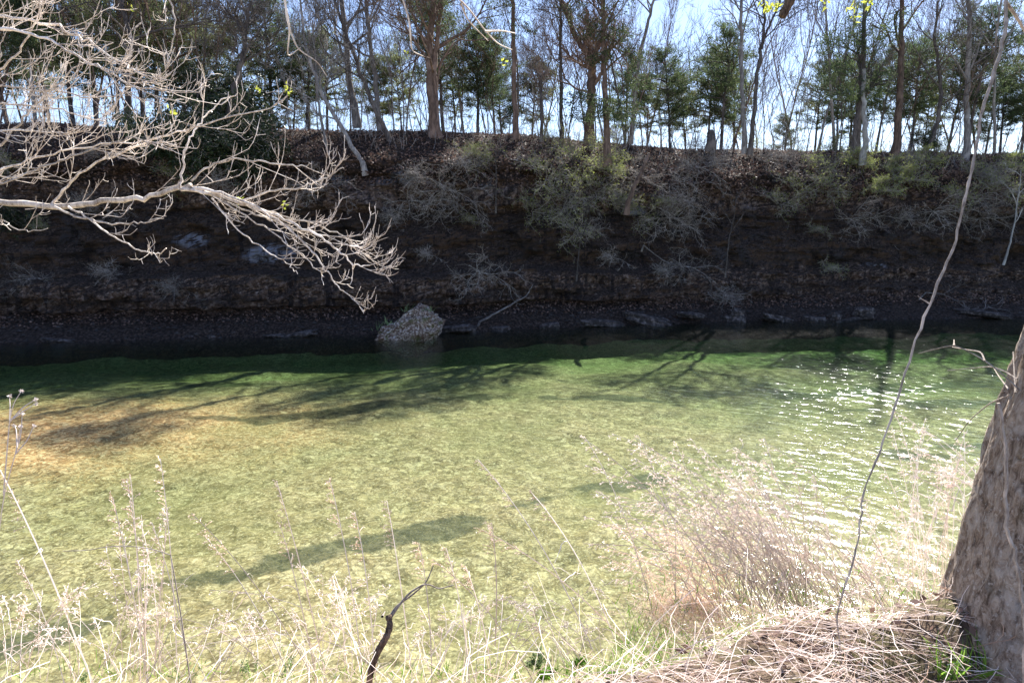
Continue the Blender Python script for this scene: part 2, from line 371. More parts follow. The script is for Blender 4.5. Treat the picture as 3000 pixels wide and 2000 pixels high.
for (a_, b_, rx, rz_) in [(1085, 570, 1.0, .75), (1180, 530, 1.6, .42), (1120, 590, .8, .5), (1430, 560, 1.5, .4), (1010, 540, .6, .5), (2300, 590, 1.0, .4), (2660, 800, 1.1, .35), (830, 740, 1.6, .5), (1880, 610, 1.0, .5), (620, 700, .9, .4)]:
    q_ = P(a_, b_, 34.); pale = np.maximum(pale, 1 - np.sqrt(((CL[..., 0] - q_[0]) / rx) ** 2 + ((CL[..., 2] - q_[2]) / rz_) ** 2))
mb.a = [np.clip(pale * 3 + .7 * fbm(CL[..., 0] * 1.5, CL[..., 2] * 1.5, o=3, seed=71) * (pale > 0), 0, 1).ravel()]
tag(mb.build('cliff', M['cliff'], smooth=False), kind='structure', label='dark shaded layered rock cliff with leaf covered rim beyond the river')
def face_at(x, z):
    """front-most cliff point at x, height z"""
    i = int(np.clip(np.searchsorted(xs, x), 1, len(xs) - 1)); row = CL[i]
    k = np.argmin(np.abs(row[:, 2] - z) + (row[:, 2] < .2) * .0); return np.array([x, row[k, 1], row[k, 2]])
def ground(x, y):
    i = int(np.clip(np.searchsorted(xs, x), 1, len(xs) - 1)); row = CL[i]
    if y > row[-1, 1]: return 9.3 * (rimZ(x) / 9.5)
    k = np.where(row[:, 1] > y)[0]; return float(row[k[-1] if False else k[0], 2]) if len(k) and y < row[170, 1] else float(np.interp(y, row[170:, 1], row[170:, 2]))
# forest floor behind the rim, out to the horizon
gx = np.concatenate([np.linspace(-1500, -150, 12)[:-1], np.linspace(-150, 150, 90), np.linspace(150, 1500, 12)[1:]])
gt = np.concatenate([np.linspace(0, 40, 24), np.linspace(40, 1800, 14)[1:]])
GX = np.repeat(gx[:, None], len(gt), 1); GY = shoreY(gx)[:, None] + 13.6 + gt[None, :]
GZ = (9.26 * rimZ(np.clip(gx, -150, 150))[:, None] / 9.5) + .15 * fbm(GX * .15, GY * .15, o=3, seed=61) * np.clip(gt / 6, 0, 1)[None] - .01 * gt[None] - .03
GZ = np.maximum(GZ, 6.0)
mb = MB(); grid(mb, np.stack([GX, GY, GZ], -1)); tag(mb.build('forest_floor', M['floor'], smooth=True), kind='structure', label='flat leaf covered ground behind the cliff rim')
# river bed
bx = np.concatenate([np.linspace(-160, -30, 20)[:-1], np.linspace(-30, 36, 330), np.linspace(36, 160, 20)[1:]]); by = np.linspace(0, 1, 240)
BX = np.repeat(bx[:, None], len(by), 1)
nearY = lambda x: 4.9 + .25 * np.sin(x * .9) + .2 * vn(np.asarray(x) * .7, 0 * np.asarray(x), seed=3)
BY = (nearY(bx) - 2.5)[:, None] + by[None] * (shoreY(bx) + 1.2 - nearY(bx) + 2.5)[:, None]
def depth(x, y):
    s = (y - 5.2) / (shoreY(x) - 5.2)
    d = np.interp(s, [-.3, 0, .08, .3, .5, .68, .82, .93, 1.0, 1.1], [-.2, .25, .34, .36, .38, .46, .70, .98, .60, .3])
    bar = np.exp(-(((x + 13) / 8) ** 2 + ((y - 16.4 - (x + 13) * .16) / 3.6) ** 2))
    d = d - bar * .24 + .10 * np.clip((x - 3) / 14, 0, 1) * np.interp(s, [0, .3, .7, 1], [0, .1, .9, .6])
    d = d + .16 * fbm(x * .3, y * .5, o=3, seed=80) * np.clip(d, 0, 1) + .035 * fbm(x * 3, y * 3, o=2, seed=90)
    return d, bar
D_, bar = depth(BX, BY)
mb = MB(); V = np.stack([BX, BY, -D_], -1); grid(mb, V); mb.a = [np.clip(bar.ravel() * 2.2 - .35 + .2 * vn(BX * 1.5, BY * 1.5, seed=91).ravel(), 0, 1)]
shade_bands = np.zeros(BX.shape)  # dark bands standing for tree shadows, painted into the bed colour
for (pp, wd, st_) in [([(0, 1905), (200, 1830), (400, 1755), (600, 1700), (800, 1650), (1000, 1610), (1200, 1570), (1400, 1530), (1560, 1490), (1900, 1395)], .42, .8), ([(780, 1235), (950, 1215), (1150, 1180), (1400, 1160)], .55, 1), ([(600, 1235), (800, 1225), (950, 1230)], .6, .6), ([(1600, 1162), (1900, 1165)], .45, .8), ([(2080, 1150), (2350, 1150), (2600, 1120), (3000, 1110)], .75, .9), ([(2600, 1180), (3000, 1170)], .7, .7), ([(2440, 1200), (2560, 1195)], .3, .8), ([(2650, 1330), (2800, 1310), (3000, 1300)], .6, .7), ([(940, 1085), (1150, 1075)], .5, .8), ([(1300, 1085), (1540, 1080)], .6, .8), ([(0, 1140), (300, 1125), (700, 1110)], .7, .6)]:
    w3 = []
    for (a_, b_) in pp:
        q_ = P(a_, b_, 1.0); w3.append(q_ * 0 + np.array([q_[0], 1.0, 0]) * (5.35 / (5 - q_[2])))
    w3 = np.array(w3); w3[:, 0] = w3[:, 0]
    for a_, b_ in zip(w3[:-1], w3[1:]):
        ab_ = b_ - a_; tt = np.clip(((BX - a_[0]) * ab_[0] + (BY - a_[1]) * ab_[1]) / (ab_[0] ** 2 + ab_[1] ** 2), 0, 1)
        dd = np.hypot(BX - a_[0] - tt * ab_[0], (BY - a_[1] - tt * ab_[1]) * 1.25); shade_bands = np.maximum(shade_bands, st_ * np.clip(1.5 - dd / wd, 0, 1))
shade_bands = np.clip(shade_bands * (.95 + 1.1 * fbm(BX * .9, BY * 1.8, o=4, seed=95)), 0, 1)
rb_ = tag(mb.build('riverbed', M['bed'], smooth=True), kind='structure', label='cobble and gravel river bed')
at_ = rb_.data.attributes.new('weed', 'FLOAT', 'POINT'); at_.data.foreach_set('value', shade_bands.ravel().astype(np.float32))  # this attribute carries the painted tree-shade bands
# base ground sheet below everything
mb = MB(); g = np.array([[(-1600, -1600, -3.6), (-1600, 1900, -3.6)], [(1600, -1600, -3.6), (1600, 1900, -3.6)]], float); grid(mb, g)
tag(mb.build('ground', M['floor']), kind='structure')
# near bank
nx = np.concatenate([np.linspace(-150, -7, 20)[:-1], np.linspace(-7, 7, 150), np.linspace(7, 150, 20)[1:]])
def edgeY(x): return np.interp(x, [-12, -3, -1.5, 0, .6, 1.3, 3, 12], [1.75, 1.8, 1.95, 2.2, 2.5, 2.85, 3.0, 3.2]) + .06 * vn(np.asarray(x) * 3, 0 * np.asarray(x), seed=14)
def bankZ(x, y):
    e = edgeY(x); z = 3.27 - .03 * np.abs(x) * 0 + .05 * (2.4 - y) - np.clip(y - e, 0, 9) * 1.35
    sm = lambda q: np.clip(q, 0, 1) ** 2 * (3 - 2 * np.clip(q, 0, 1))
    z = z - .24 * sm((x - 1.0) / .5) * sm((2.85 - y) / .45)
    return np.maximum(z, -1.0) + .045 * fbm(x * 2.5, y * 2.5, o=3, seed=15)
ny = np.concatenate([np.linspace(-220, -3, 10)[:-1], np.linspace(-3, 6.6, 110)])
NX = np.repeat(nx[:, None], len(ny), 1); NY = np.repeat(ny[None], len(nx), 0)
mb = MB(); grid(mb, np.stack([NX, NY, np.where(NY < -3, 3.57 + .1 * vn(NX * .1, NY * .1), bankZ(NX, NY))], -1))
tag(mb.build('river_bank', M['soil'], smooth=True), kind='structure', label='near grassy bank in the foreground')
# water, a closed body whose top is really rippled
x0, x1, y0, y1, zb = -155, 155, 3.4, 60, -3.5
wx = np.concatenate([np.linspace(x0, -26, 60)[:-1], np.linspace(-26, -3, 330)[:-1], np.linspace(-3, 27, 640)[:-1], np.linspace(27, x1, 60)])
wy = np.concatenate([np.linspace(y0, 6.5, 12)[:-1], np.linspace(6.5, 20, 340)[:-1], np.linspace(20, 36, 280)[:-1], np.linspace(36, y1, 20)])
WXg, WYg = np.meshgrid(wx, wy, indexing='ij'); rw = np.random.default_rng(17); WZ = np.zeros(WXg.shape)
for i in range(46):
    lam = .13 * (6 ** (rw.random() ** 1.5)); az = R(29) + rw.normal() * R(32); kx, ky = math.sin(az) * 2 * PI / lam, math.cos(az) * 2 * PI / lam
    WZ += lam ** 1.0 * .0046 * np.sin(kx * WXg + ky * WYg + rw.random() * 6.3 + 1.2 * vn(WXg * .5 + i, WYg * .5, seed=200 + i % 5))
calm = np.interp(WXg, [-25, -6, 3, 10, 30], [.4, .45, .85, 1.0, 1.05]) * np.clip(.85 + .5 * fbm(WXg * .25, WYg * .5, o=2, seed=240), .35, 1.5) * np.interp(WYg, [6, 20, 27, 34], [1.08, .80, .42, .2])
inside = (np.abs(WXg) < 27) * (WYg < 35.5); WZ = WZ * calm * inside
mb = MB(); grid(mb, np.stack([WXg, WYg, WZ], -1)); mb.q[0] = mb.q[0][:, ::-1]
for fc in ([(x0, y0), (x1, y0)], [(x1, y0), (x1, y1)], [(x1, y1), (x0, y1)], [(x0, y1), (x0, y0)]):
    (a0, b0), (a1, b1) = fc; mb.add([(a0, b0, zb), (a1, b1, zb), (a1, b1, 0), (a0, b0, 0)], q=[(0, 1, 2, 3)])
mb.add([(x0, y0, zb), (x0, y1, zb), (x1, y1, zb), (x1, y0, zb)], q=[(0, 1, 2, 3)])
tag(mb.build('water', M['water'], smooth=True), kind='structure', label='clear green river water with sun glitter at the right')

# ------------------------------------------------------------------ tree makers
def wander(p, d, L, n, rng, curl=.25, up=.0, droop=0.):
    pts = [np.array(p, float)]; d = unit(d)
    for i in range(n):
        d = unit(d + rng.normal(size=3) * curl / math.sqrt(n) + np.array([0, 0, up / n - droop / n]))
        pts.append(pts[-1] + d * L / n)
    return np.array(pts), d
def interp_path(pts, s):
    k = s * (len(pts) - 1); i = min(int(k), len(pts) - 2); f = k - i
    return pts[i] * (1 - f) + pts[i + 1] * f, unit(pts[i + 1] - pts[i])
def side_dir(t, ang, rng):
    r = unit(np.cross(t, rng.normal(size=3))); return unit(t * math.cos(ang) + r * math.sin(ang))
def bare(tk, br, p, d, L, r, lev, rng, maxlev=4, dens=1., curl=.3, up=.25, ang=.75, rmin=.007, start=.35, pts=None, rads=None):
    """recursive leafless tree; levels 0-1 into tk, finer into br"""
    if pts is None:
        n = max(3, int(L / (.45 if lev < 2 else .3))); n = min(n, 14)
        pts, _ = wander(p, d, L, n, rng, curl, up)
        rads = r * (1 - .75 * np.linspace(0, 1, n + 1)) + .002
    (tk if lev < 2 else br).tube(pts, np.maximum(rads, rmin * .6), (9, 6, 4, 3, 3, 3)[lev])
    if lev >= maxlev: return
    nch = int(dens * (9, 8, 6, 5, 3)[lev] * (.8 + .4 * rng.random()))
    for i in range(nch):
        s = start + (1 - start) * (i + rng.random()) / nch if lev == 0 else .2 + .8 * (i + rng.random()) / nch
        s = min(s, .99); q, t_ = interp_path(pts, s)
        ri = np.interp(s, np.linspace(0, 1, len(rads)), rads)
        l2 = L * (.5 if lev == 0 else .55) * (1.15 - .55 * s) * (.7 + .6 * rng.random())
        dd = side_dir(t_, ang * (.6 + .7 * rng.random()), rng)
        bare(tk, br, q, dd, l2, max(ri * (.55 if lev == 0 else .6), rmin), lev + 1, rng, maxlev, dens, curl * 1.15, up, ang, rmin)
def conifer(tk, cr, h, r, rng, clear=.35, width=1.6, nb=52, tuft=14, leaf=(.13, .038), droop=.4, shape='cone', base=(0, 0, 0), path=None, gap=.25):
    if path is None:
        pts, _ = wander(base, (0, 0, 1), h, 12, rng, .12, .3)
    else:
        pts = path; h = np.linalg.norm(pts[-1] - pts[0])
    rads = r * (1 - .88 * np.linspace(0, 1, len(pts)))
    tk.tube(pts, rads, 8)
    C = []; Dr = []
    for i in range(int(nb * .35)):                       # dead lower twigs
        s = .12 + (clear + .1) * rng.random(); q, t_ = interp_path(pts, min(s, .95)); b, _ = wander(q, side_dir(t_, 1.4, rng), width * (.25 + .6 * rng.random()), 4, rng, .5, .1)
        tk.tube(b, .012 * np.linspace(1, .4, 5), 3)
    for i in range(nb):
        s = clear + (1 - clear) * (i + rng.random()) / nb
        if rng.random() < gap * .3: continue
        q, t_ = interp_path(pts, min(s, .995)); u = (s - clear) / (1 - clear)
        wd = {'cone': (1 - u) ** .8 * .95 + .08, 'round': math.sin(PI * min(1, .25 + .72 * u)) ** .6, 'top': .35 + .75 * math.sin(PI * (.1 + .85 * u))}[shape]
        L = width * wd * (.55 + .7 * rng.random())
        dd = side_dir(t_, 1.35 - .5 * u, rng)
        b, _ = wander(q, dd, L, 5, rng, .35, .35, droop); tk.tube(b, .022 * np.linspace(1, .3, 6) * (L / 1.5 + .4), 4)
        for k in range(int(tuft * (.5 + L))):
            sp = .3 + .7 * rng.random(); c, bt = interp_path(b, sp)
            c = c + rng.normal(size=3) * np.array([.16, .16, .07]) * (L * .55 + .3)
            m = rng.integers(7, 15)
            C.append(c + rng.normal(size=(m, 3)) * np.array([.085, .085, .05])); Dr.append(unit(bt * .6 + rng.normal(size=(m, 3)) * .8 + np.array([0, 0, .25])))
    if C:
        C = np.concatenate(C); Dr = np.concatenate(Dr); n = len(C)
        cr.leaves(C, Dr, leaf[0] * (.6 + .8 * rng.random(n)), leaf[1] * (.6 + .8 * rng.random(n)), rng)

PEND = []   # (object, phrase, px)
def later(o, phrase, px, tail=''): PEND.append((o, phrase, px, tail))

# prototypes (each is itself placed as the first of its kind)
def proto_bare(seed, h, r, dens, curl, up, bark, maxlev=4, name='bare_tree', ang=.6, start=.35):
    rng = np.random.default_rng(seed); root = empty(name, cat='tree')
    tk, br = MB(), MB(); bare(tk, br, (0, 0, -.3), (0, 0, 1), h, r, 0, rng, maxlev, dens, curl, up, ang, start=start)
    tk.build('trunk', M[bark], root, True); br.build('crown', M[bark], root); return root
def proto_con(seed, h, r, mat, bark='bark_dark', name='evergreen_tree', **kw):
    rng = np.random.default_rng(seed); root = empty(name, cat='tree')
    tk, cr = MB(), MB(); conifer(tk, cr, h, r, rng, base=(0, 0, -.3), **kw)
    tk.build('trunk', M[bark], root, True); cr.build('crown', M[mat], root); return root
BARE = [proto_bare(1, 13, .10, 1.0, .25, .5, 'bark_grey', start=.3), proto_bare(2, 12, .075, .85, .3, .6, 'bark_dark', start=.25), proto_bare(3, 14, .09, .9, .22, .5, 'bark_grey', 3, ang=.5),
        proto_bare(4, 10, .06, 1.1, .3, .6, 'bark_dark', 3, start=.15), proto_bare(5, 9, .05, .8, .35, .6, 'bark_grey', start=.15), proto_bare(6, 11, .075, 1.1, .25, .5, 'bark_red', 3, start=.3)]
THIN = [proto_bare(11, 7.5, .04, .8, .3, .7, 'bark_dark', 3, 'sapling', start=.15), proto_bare(12, 6.5, .035, .9, .35, .6, 'bark_grey', 3, 'sapling', start=.1), proto_bare(13, 8.5, .05, .8, .3, .7, 'bark_red', 3, 'sapling', start=.2)]
CON = [proto_con(21, 8.0, .13, 'cedar', clear=.30, width=2.3, nb=66, shape='top'), proto_con(22, 7.2, .11, 'pine', 'bark_red', clear=.32, width=2.1, nb=60, shape='round', leaf=(.16, .035)),
       proto_con(23, 9.5, .14, 'cedar', clear=.38, width=2.5, nb=66, shape='top'), proto_con(24, 8.6, .12, 'pine', 'bark_dark', clear=.38, width=2.3, nb=64, shape='top', leaf=(.16, .035)),
       proto_con(25, 6.0, .09, 'pine', 'bark_red', clear=.4, width=1.7, nb=50, shape='round', leaf=(.14, .035)), proto_con(26, 10.5, .15, 'cedar', 'bark_grey', clear=.42, width=2.4, nb=60, shape='round')]
USED = set()
def put(proto, px, Y, sc, rot, phrase, group, tail='', lean=(0, 0)):
    x = (px - 1500) / 2000. * (Y * 1.0 + .0) * 1.06 if False else None
    # solve x at ground height
    z = 9.3
    for _ in range(3):
        f = Y * math.cos(PITCH) - (z - CAMZ) * math.sin(PITCH); x = (px - 1500) / 2000. * f; z = ground(x, Y)
    if proto.name in USED: o = dup(proto)
    else: o = proto; USED.add(proto.name)
    o.location = (x, Y, z); o.rotation_euler = (lean[0], lean[1], rot); o.scale = (sc, sc, sc)
    o['group'] = group; later(o, phrase, px, tail); return o
rg = random.Random(7)
def rimY(px):
    x = (px - 1500) / 2000. * 38; return float(shoreY(x)) + 7.2
# conifers: (px, extra depth, proto, scale)
cons = [(-40, 3, 2, 1.25), (30, 5, 0, 1.2), (100, 1.5, 5, 1.05), (150, 9, 3, 1.1), (215, 2.5, 2, 1.2), (285, 6, 0, 1.15), (345, 1.6, 3, 1.15), (420, 4, 2, 1.0), (470, 7, 3, .95), (545, 3, 1, 1.0), (590, 9, 3, .95),
        (735, 4, 3, .92), (800, 3, 0, .85), (860, 8, 1, .85), (905, 4, 2, .95), (960, 6, 4, 1.0), (1120, 8, 4, 1.0), (1180, 9, 3, .75), (1300, 4, 2, .95), (1335, 9, 3, .85), (1400, 2.5, 0, 1.1), (1450, 4, 2, 1.08), (1475, 9, 0, 1.0), (1560, 10, 4, 1.0),
        (1830, 5, 0, .82), (1895, 7, 4, 1.2), (1965, 4, 0, .82), (2010, 9, 3, .8), (2110, 3.4, 0, .98), (2075, 8, 4, 1.1), (2150, 9, 3, .85), (2290, 12, 4, .95), (2385, 7, 3, .9), (2450, 4, 2, .95), (2490, 9, 0, .95),
        (2560, 5, 5, .95), (2610, 7, 2, 1.0), (2665, 3.5, 2, 1.05), (2700, 10, 3, 1.05), (2770, 5, 3, 1.0), (2830, 3, 2, .92), (2880, 7, 0, .9), (2930, 4, 0, .88), (2985, 6, 3, .85), (3060, 4, 2, 1.0), (3150, 5, 0, 1.0), (-120, 4, 0, 1.2), (-210, 5, 2, 1.2)]
for px, dY, k, sc in cons:
    put(CON[k], px, rimY(px) + dY, min(sc, (8.6 if px < 700 else 8.2) / [8.0, 7.2, 9.5, 8.6, 6.0, 10.5][k]) * (rg.uniform(.85, 1.05) if px < 700 else rg.uniform(.68, 1.2)), rg.uniform(0, 6.3), ('dark dense cedar' if k in (0, 2, 5) else 'olive green open-crowned pine'), 'evergreens along the cliff rim', lean=(rg.uniform(-.04, .04), rg.uniform(-.05, .05)))
px = -160
while px < 3180:
    px += rg.uniform(42, 85) * (1.4 if px < 1300 else 1.05); k = rg.randrange(6)
    put(BARE[k], px, rimY(px) + rg.uniform(.5, 20), rg.uniform(.7, .95 if px < 1300 else 1.1), rg.uniform(0, 6.3), ('tall grey leafless tree' if k in (0, 2, 4) else 'dark fine-branched leafless tree'), 'leafless trees behind the cliff rim', lean=(rg.uniform(-.05, .05), rg.uniform(-.06, .06)))
px = -100
while px < 3150:
    px += rg.uniform(17, 40); k = rg.randrange(3)
    put(THIN[k], px, rimY(px) + rg.uniform(-1.2, 14), rg.uniform(.7, 1.2), rg.uniform(0, 6.3), 'thin pole-like sapling', 'saplings along the cliff rim', lean=(rg.uniform(-.08, .08), rg.uniform(-.1, .1)))

# hero trees on the rim, traced trunk by trunk
def hero(name, label, bark, trunks, Y, seed, crown=True, foliage=None, dens=.9, maxlev=4, group=None, start=.35, cat='tree', L=4.5):
    """trunks: list of (pixel points [(px,py)...], r0, r1)"""
    rng = np.random.default_rng(seed); b = P(*trunks[0][0][0], Y); root = empty(name, tuple(b), label, cat, group)
    br = MB(); cr = MB()
    for pts, r0, r1 in trunks:
        w_ = np.array([P(px, py, Y + (i * .12 if i else 0)) for i, (px, py) in enumerate(pts)])
        n = max(8, len(w_) * 4); k = np.linspace(0, len(w_) - 1, n); path = np.stack([np.interp(k, range(len(w_)), w_[:, c]) for c in range(3)], -1)
        path[1:-1] = (path[:-2] + path[2:] + 2 * path[1:-1]) / 4; path += rng.normal(size=path.shape) * min(.03, r0 * .2); path[0] = w_[0] + np.array([0, .15, -.4])
        path -= b; rads = np.linspace(r0, r1, n) * .76; rads[0] *= 1.35; rads[1] *= 1.1
        tk = MB(); tk.tube(path, rads, 9, cap=True); tk.build('trunk', M[bark], root, True)
        if crown:
            sub = MB(); nb = int(9 * dens)
            for i in range(nb):
                s = start + (1 - start) * (i + rng.random()) / nb; q, t_ = interp_path(path, min(s, .99)); ri = np.interp(s, np.linspace(0, 1, n), rads)
                bare(sub, br, q, side_dir(t_, .9 * (.5 + .7 * rng.random()), rng), L * (1.2 - .6 * s) * (.6 + .6 * rng.random()), max(ri * .5, .02), 1, rng, maxlev, dens, .4, .3, .75)
            sub.build('limbs', M[bark], root, True)
        if foliage:
            for (fx, fy, rx, ry, nt_) in foliage:
                c0 = P(fx, fy, Y - .2) - b; sc = Y / 2000.
                q, t_ = interp_path(path, .6); bb = np.array([q, (q + c0) / 2 + rng.normal(size=3) * .15, c0]); br.tube(bb, [.05, .03, .015], 4)
                C = []; Dr = []
                for k_ in range(nt_):
                    off = unit(rng.normal(size=3)) * rng.random() ** .45 * np.array([rx * sc, min(rx, ry) * sc * 1.3, ry * sc])
                    m = rng.integers(8, 18); C.append(c0 + off + rng.normal(size=(m, 3)) * np.array([.11, .11, .05])); Dr.append(unit(rng.normal(size=(m, 3)) + unit(off) * .7))
                    if k_ % 5 == 0: br.tube(np.array([c0 * .6 + (c0 + off) * .4, c0 + off]), [.012, .005], 3)
                C = np.concatenate(C); cr.leaves(C, np.concatenate(Dr), .12 * (.6 + .8 * rng.random(len(C))), .038, rng)
            foliage = None
    if br.n: br.build('branches', M[bark], root)
    if cr.n: cr.build('crown', M['cedar'], root)
    return root
hero('forked_tree', 'massive twin-trunked dark tree directly above the boulder', 'bark_red', [([(1268, 385), (1262, 250), (1258, 150), (1270, 0), (1280, -200), (1270, -480)], .30, .09), ([(1290, 448), (1278, 330), (1272, 200), (1288, 60), (1300, -80)], .24, .10), ([(1262, 260), (1250, 170), (1205, 110), (1170, 40)], .12, .05)], 36.4, 101,
     foliage=[(1260, 30, 60, 45, 60), (1210, 20, 40, 40, 40), (1320, 60, 40, 35, 40), (1270, -90, 80, 50, 90)])
hero('leaning_tree', 'dark slanting tree leaning left with its base left of the boulder', 'bark_dark', [([(1145, 408), (1100, 330), (1050, 200), (1010, 80), (960, -60)], .17, .07)], 35.6, 102, L=3.5)
hero('bare_tree', 'straight grey tree just left of the dark slanting one', 'bark_grey', [([(1112, 365), (1098, 230), (1080, 100), (1072, 0), (1060, -150)], .19, .09)], 37.5, 103)
hero('bare_tree', 'broad grey-brown trunk left of the slanting dark tree', 'bark_grey', [([(1045, 352), (1022, 240), (1012, 120), (1000, 0), (985, -140)], .26, .12)], 38.0, 104)
hero('leaning_tree', 'pale curved trunk bowing left over the cliff above the light rock patches', 'bark_grey', [([(1068, 488), (1045, 450), (1005, 378), (960, 310), (925, 230), (890, 120), (880, 0)], .17, .06)], 33.6, 105, L=3)
hero('snag', 'dark broken Y-shaped dead snag on the rim', 'bark_dark', [([(1587, 392), (1586, 300), (1584, 226)], .11, .09), ([(1584, 228), (1568, 205), (1550, 190)], .07, .045), ([(1584, 228), (1600, 210), (1612, 180), (1616, 160)], .07, .03)], 37.0, 106, crown=False)
hero('bare_tree', 'slim straight dark tree just right of the Y-shaped snag', 'bark_dark', [([(1645, 402), (1644, 280), (1641, 150), (1642, 0), (1646, -150)], .14, .07)], 37.6, 107, start=.45)
hero('crooked_tree', 'big crooked brown tree with a heavy elbow limb reaching up left', 'bark_red', [([(1728, 400), (1732, 260), (1735, 190), (1730, 150)], .33, .27), ([(1730, 165), (1695, 125), (1668, 60), (1645, 0), (1610, -60)], .22, .12), ([(1738, 175), (1765, 110), (1772, 30), (1765, -100)], .15, .08), ([(1735, 270), (1690, 262), (1655, 235), (1640, 170)], .09, .04)], 38.0, 108, L=4)
hero('cedar_tree', 'red-barked cedar with dark foliage pads hanging over the cliff edge', 'bark_red', [([(1782, 462), (1776, 350), (1770, 220), (1768, 100), (1765, -40), (1760, -220)], .24, .06)], 36.0, 109, L=2.6,
     foliage=[(1700, 290, 62, 26, 90), (1735, 335, 75, 24, 110), (1830, 330, 60, 40, 110), (1790, 305, 50, 30, 60), (1870, 240, 60, 42, 100), (1830, 110, 50, 35, 70), (1740, 90, 55, 30, 70), (1690, 40, 45, 35, 50), (1800, 20, 50, 40, 60), (1765, 170, 40, 25, 40), (1860, 170, 40, 25, 40), (1765, -80, 120, 70, 220), (1750, -180, 90, 60, 160), (1850, -60, 70, 50, 90)])
hero('bare_tree', 'tall slanting tan tree leaning right behind the red-barked cedar', 'bark_grey', [([(1850, 400), (1868, 200), (1895, 80), (1910, 15), (1940, -80)], .14, .08)], 39.5, 110, start=.6)
hero('bare_tree', 'straight grey trunk, left one of the close pair right of centre', 'bark_grey', [([(2184, 428), (2176, 300), (2172, 150), (2172, 0), (2170, -150)], .17, .08)], 39.2, 111, start=.5)
hero('bare_tree', 'dark forking trunk, right one of the close pair right of centre', 'bark_dark', [([(2200, 432), (2215, 250), (2232, 130), (2240, 60), (2230, -120)], .16, .07), ([(2234, 120), (2262, 60), (2300, -30)], .09, .05)], 39.0, 112, start=.5)
hero('dead_tree', 'smooth white trunk standing at the cliff edge under the cedar crown', 'bark_pale', [([(2532, 462), (2534, 380), (2530, 300), (2532, 200)], .21, .13)], 40.0, 113, crown=False)
hero('cedar_tree', 'thick black trunk with broad cedar crown beside the white trunk', 'bark_dark', [([(2506, 440), (2512, 360), (2522, 280), (2530, 150), (2535, 0)], .33, .12)], 40.6, 114, L=3,
     foliage=[(2440, 130, 70, 35, 130), (2500, 90, 60, 40, 110), (2560, 140, 60, 50, 120), (2450, 210, 65, 30, 110), (2500, 275, 90, 22, 130), (2570, 230, 50, 35, 80), (2620, 70, 60, 45, 90), (2530, 20, 60, 35, 70)])
hero('bare_tree', 'thick brown tree right of the white trunk with spreading branches', 'bark_red', [([(2625, 445), (2635, 330), (2640, 180), (2642, 60), (2640, -200), (2650, -480)], .30, .08)], 41.5, 115, L=4)
hero('leaning_tree', 'curved dark tree in an S bend at the right', 'bark_dark', [([(2712, 450), (2738, 390), (2758, 290), (2752, 200), (2735, 120), (2750, 0)], .18, .08)], 42, 116, L=4)
hero('bare_tree', 'sturdy grey trunk left of the hanging vine', 'bark_grey', [([(2832, 450), (2832, 330), (2838, 180), (2836, 0), (2840, -100)], .24, .12)], 42, 117, L=4)
hero('bare_tree', 'black forked tree leaning right above the left thicket', 'bark_dark', [([(672, 350), (685, 260), (712, 170), (718, 90), (735, 0)], .20, .09), ([(716, 110), (690, 60), (640, 0)], .08, .04)], 33.5, 118, L=4)
hero('bare_tree', 'tall dark trunk behind the left overhanging twigs', 'bark_dark', [([(372, 350), (380, 220), (385, 110), (360, 30), (330, -60)], .20, .10), ([(385, 120), (460, 90), (560, 70), (640, 60)], .10, .03)], 33.5, 119, L=4)
hero('bare_tree', 'slender grey tree leaning left down onto the cliff', 'bark_grey', [([(965, 470), (950, 400), (932, 300), (925, 200), (915, 60)], .09, .04)], 34, 120, L=2.2)
hero('stub', 'broken leaning trunk stub with orange wood on the middle of the cliff', 'bark_red', [([(1838, 605), (1862, 540), (1885, 490), (1902, 456)], .16, .10)], 34.0, 121, crown=False, cat='dead trunk')
hero('pine_tree', 'tall red-brown pine trunk left of the Y-shaped snag, crown above the picture', 'bark_red', [([(1512, 385), (1506, 250), (1503, 100), (1502, 0), (1500, -200), (1490, -430)], .19, .07)], 37.2, 127, start=.6, L=2.5,
     foliage=[(1480, 20, 60, 40, 60), (1530, 90, 40, 30, 35), (1500, -330, 90, 40, 170), (1450, -390, 90, 40, 200), (1540, -420, 60, 40, 150)])
hero('stump', 'short dark tree stump on the skyline', 'bark_dark', [([(2083, 420), (2083, 405), (2082, 392)], .34, .30)], 40.5, 122, crown=False, cat='stump')
hero('dead_tree', 'white mottled leaning pole trunk low at the right cliff', 'bark_pale', [([(2948, 755), (2962, 700), (2975, 640), (2985, 560), (2992, 500)], .07, .03)], 37.5, 123, dens=.5, L=1.5, maxlev=3)
hero('fallen_pole', 'long pale fallen pole propped from the shore up to the right', 'deadwood', [([(1395, 948), (1450, 920), (1500, 890), (1540, 870), (1555, 845), (1563, 832)], .075, .015)], 31.3, 124, crown=False, cat='driftwood')
hero('fallen_branch', 'thin bare dead branch sloping down the dark cliff right of centre', 'deadwood', [([(1882, 713), (1905, 735), (1945, 765), (1992, 782)], .05, .02)], 34.3, 125, dens=.4, L=1, maxlev=3, cat='driftwood')
hero('fallen_branch', 'arching grey driftwood branch on the right shore', 'deadwood', [([(2700, 856), (2760, 860), (2800, 880), (2845, 915)], .04, .015), ([(2750, 910), (2800, 922), (2880, 905), (2940, 885)], .035, .012)], 36.2, 126, dens=.6, L=1.3, maxlev=3, cat='driftwood')
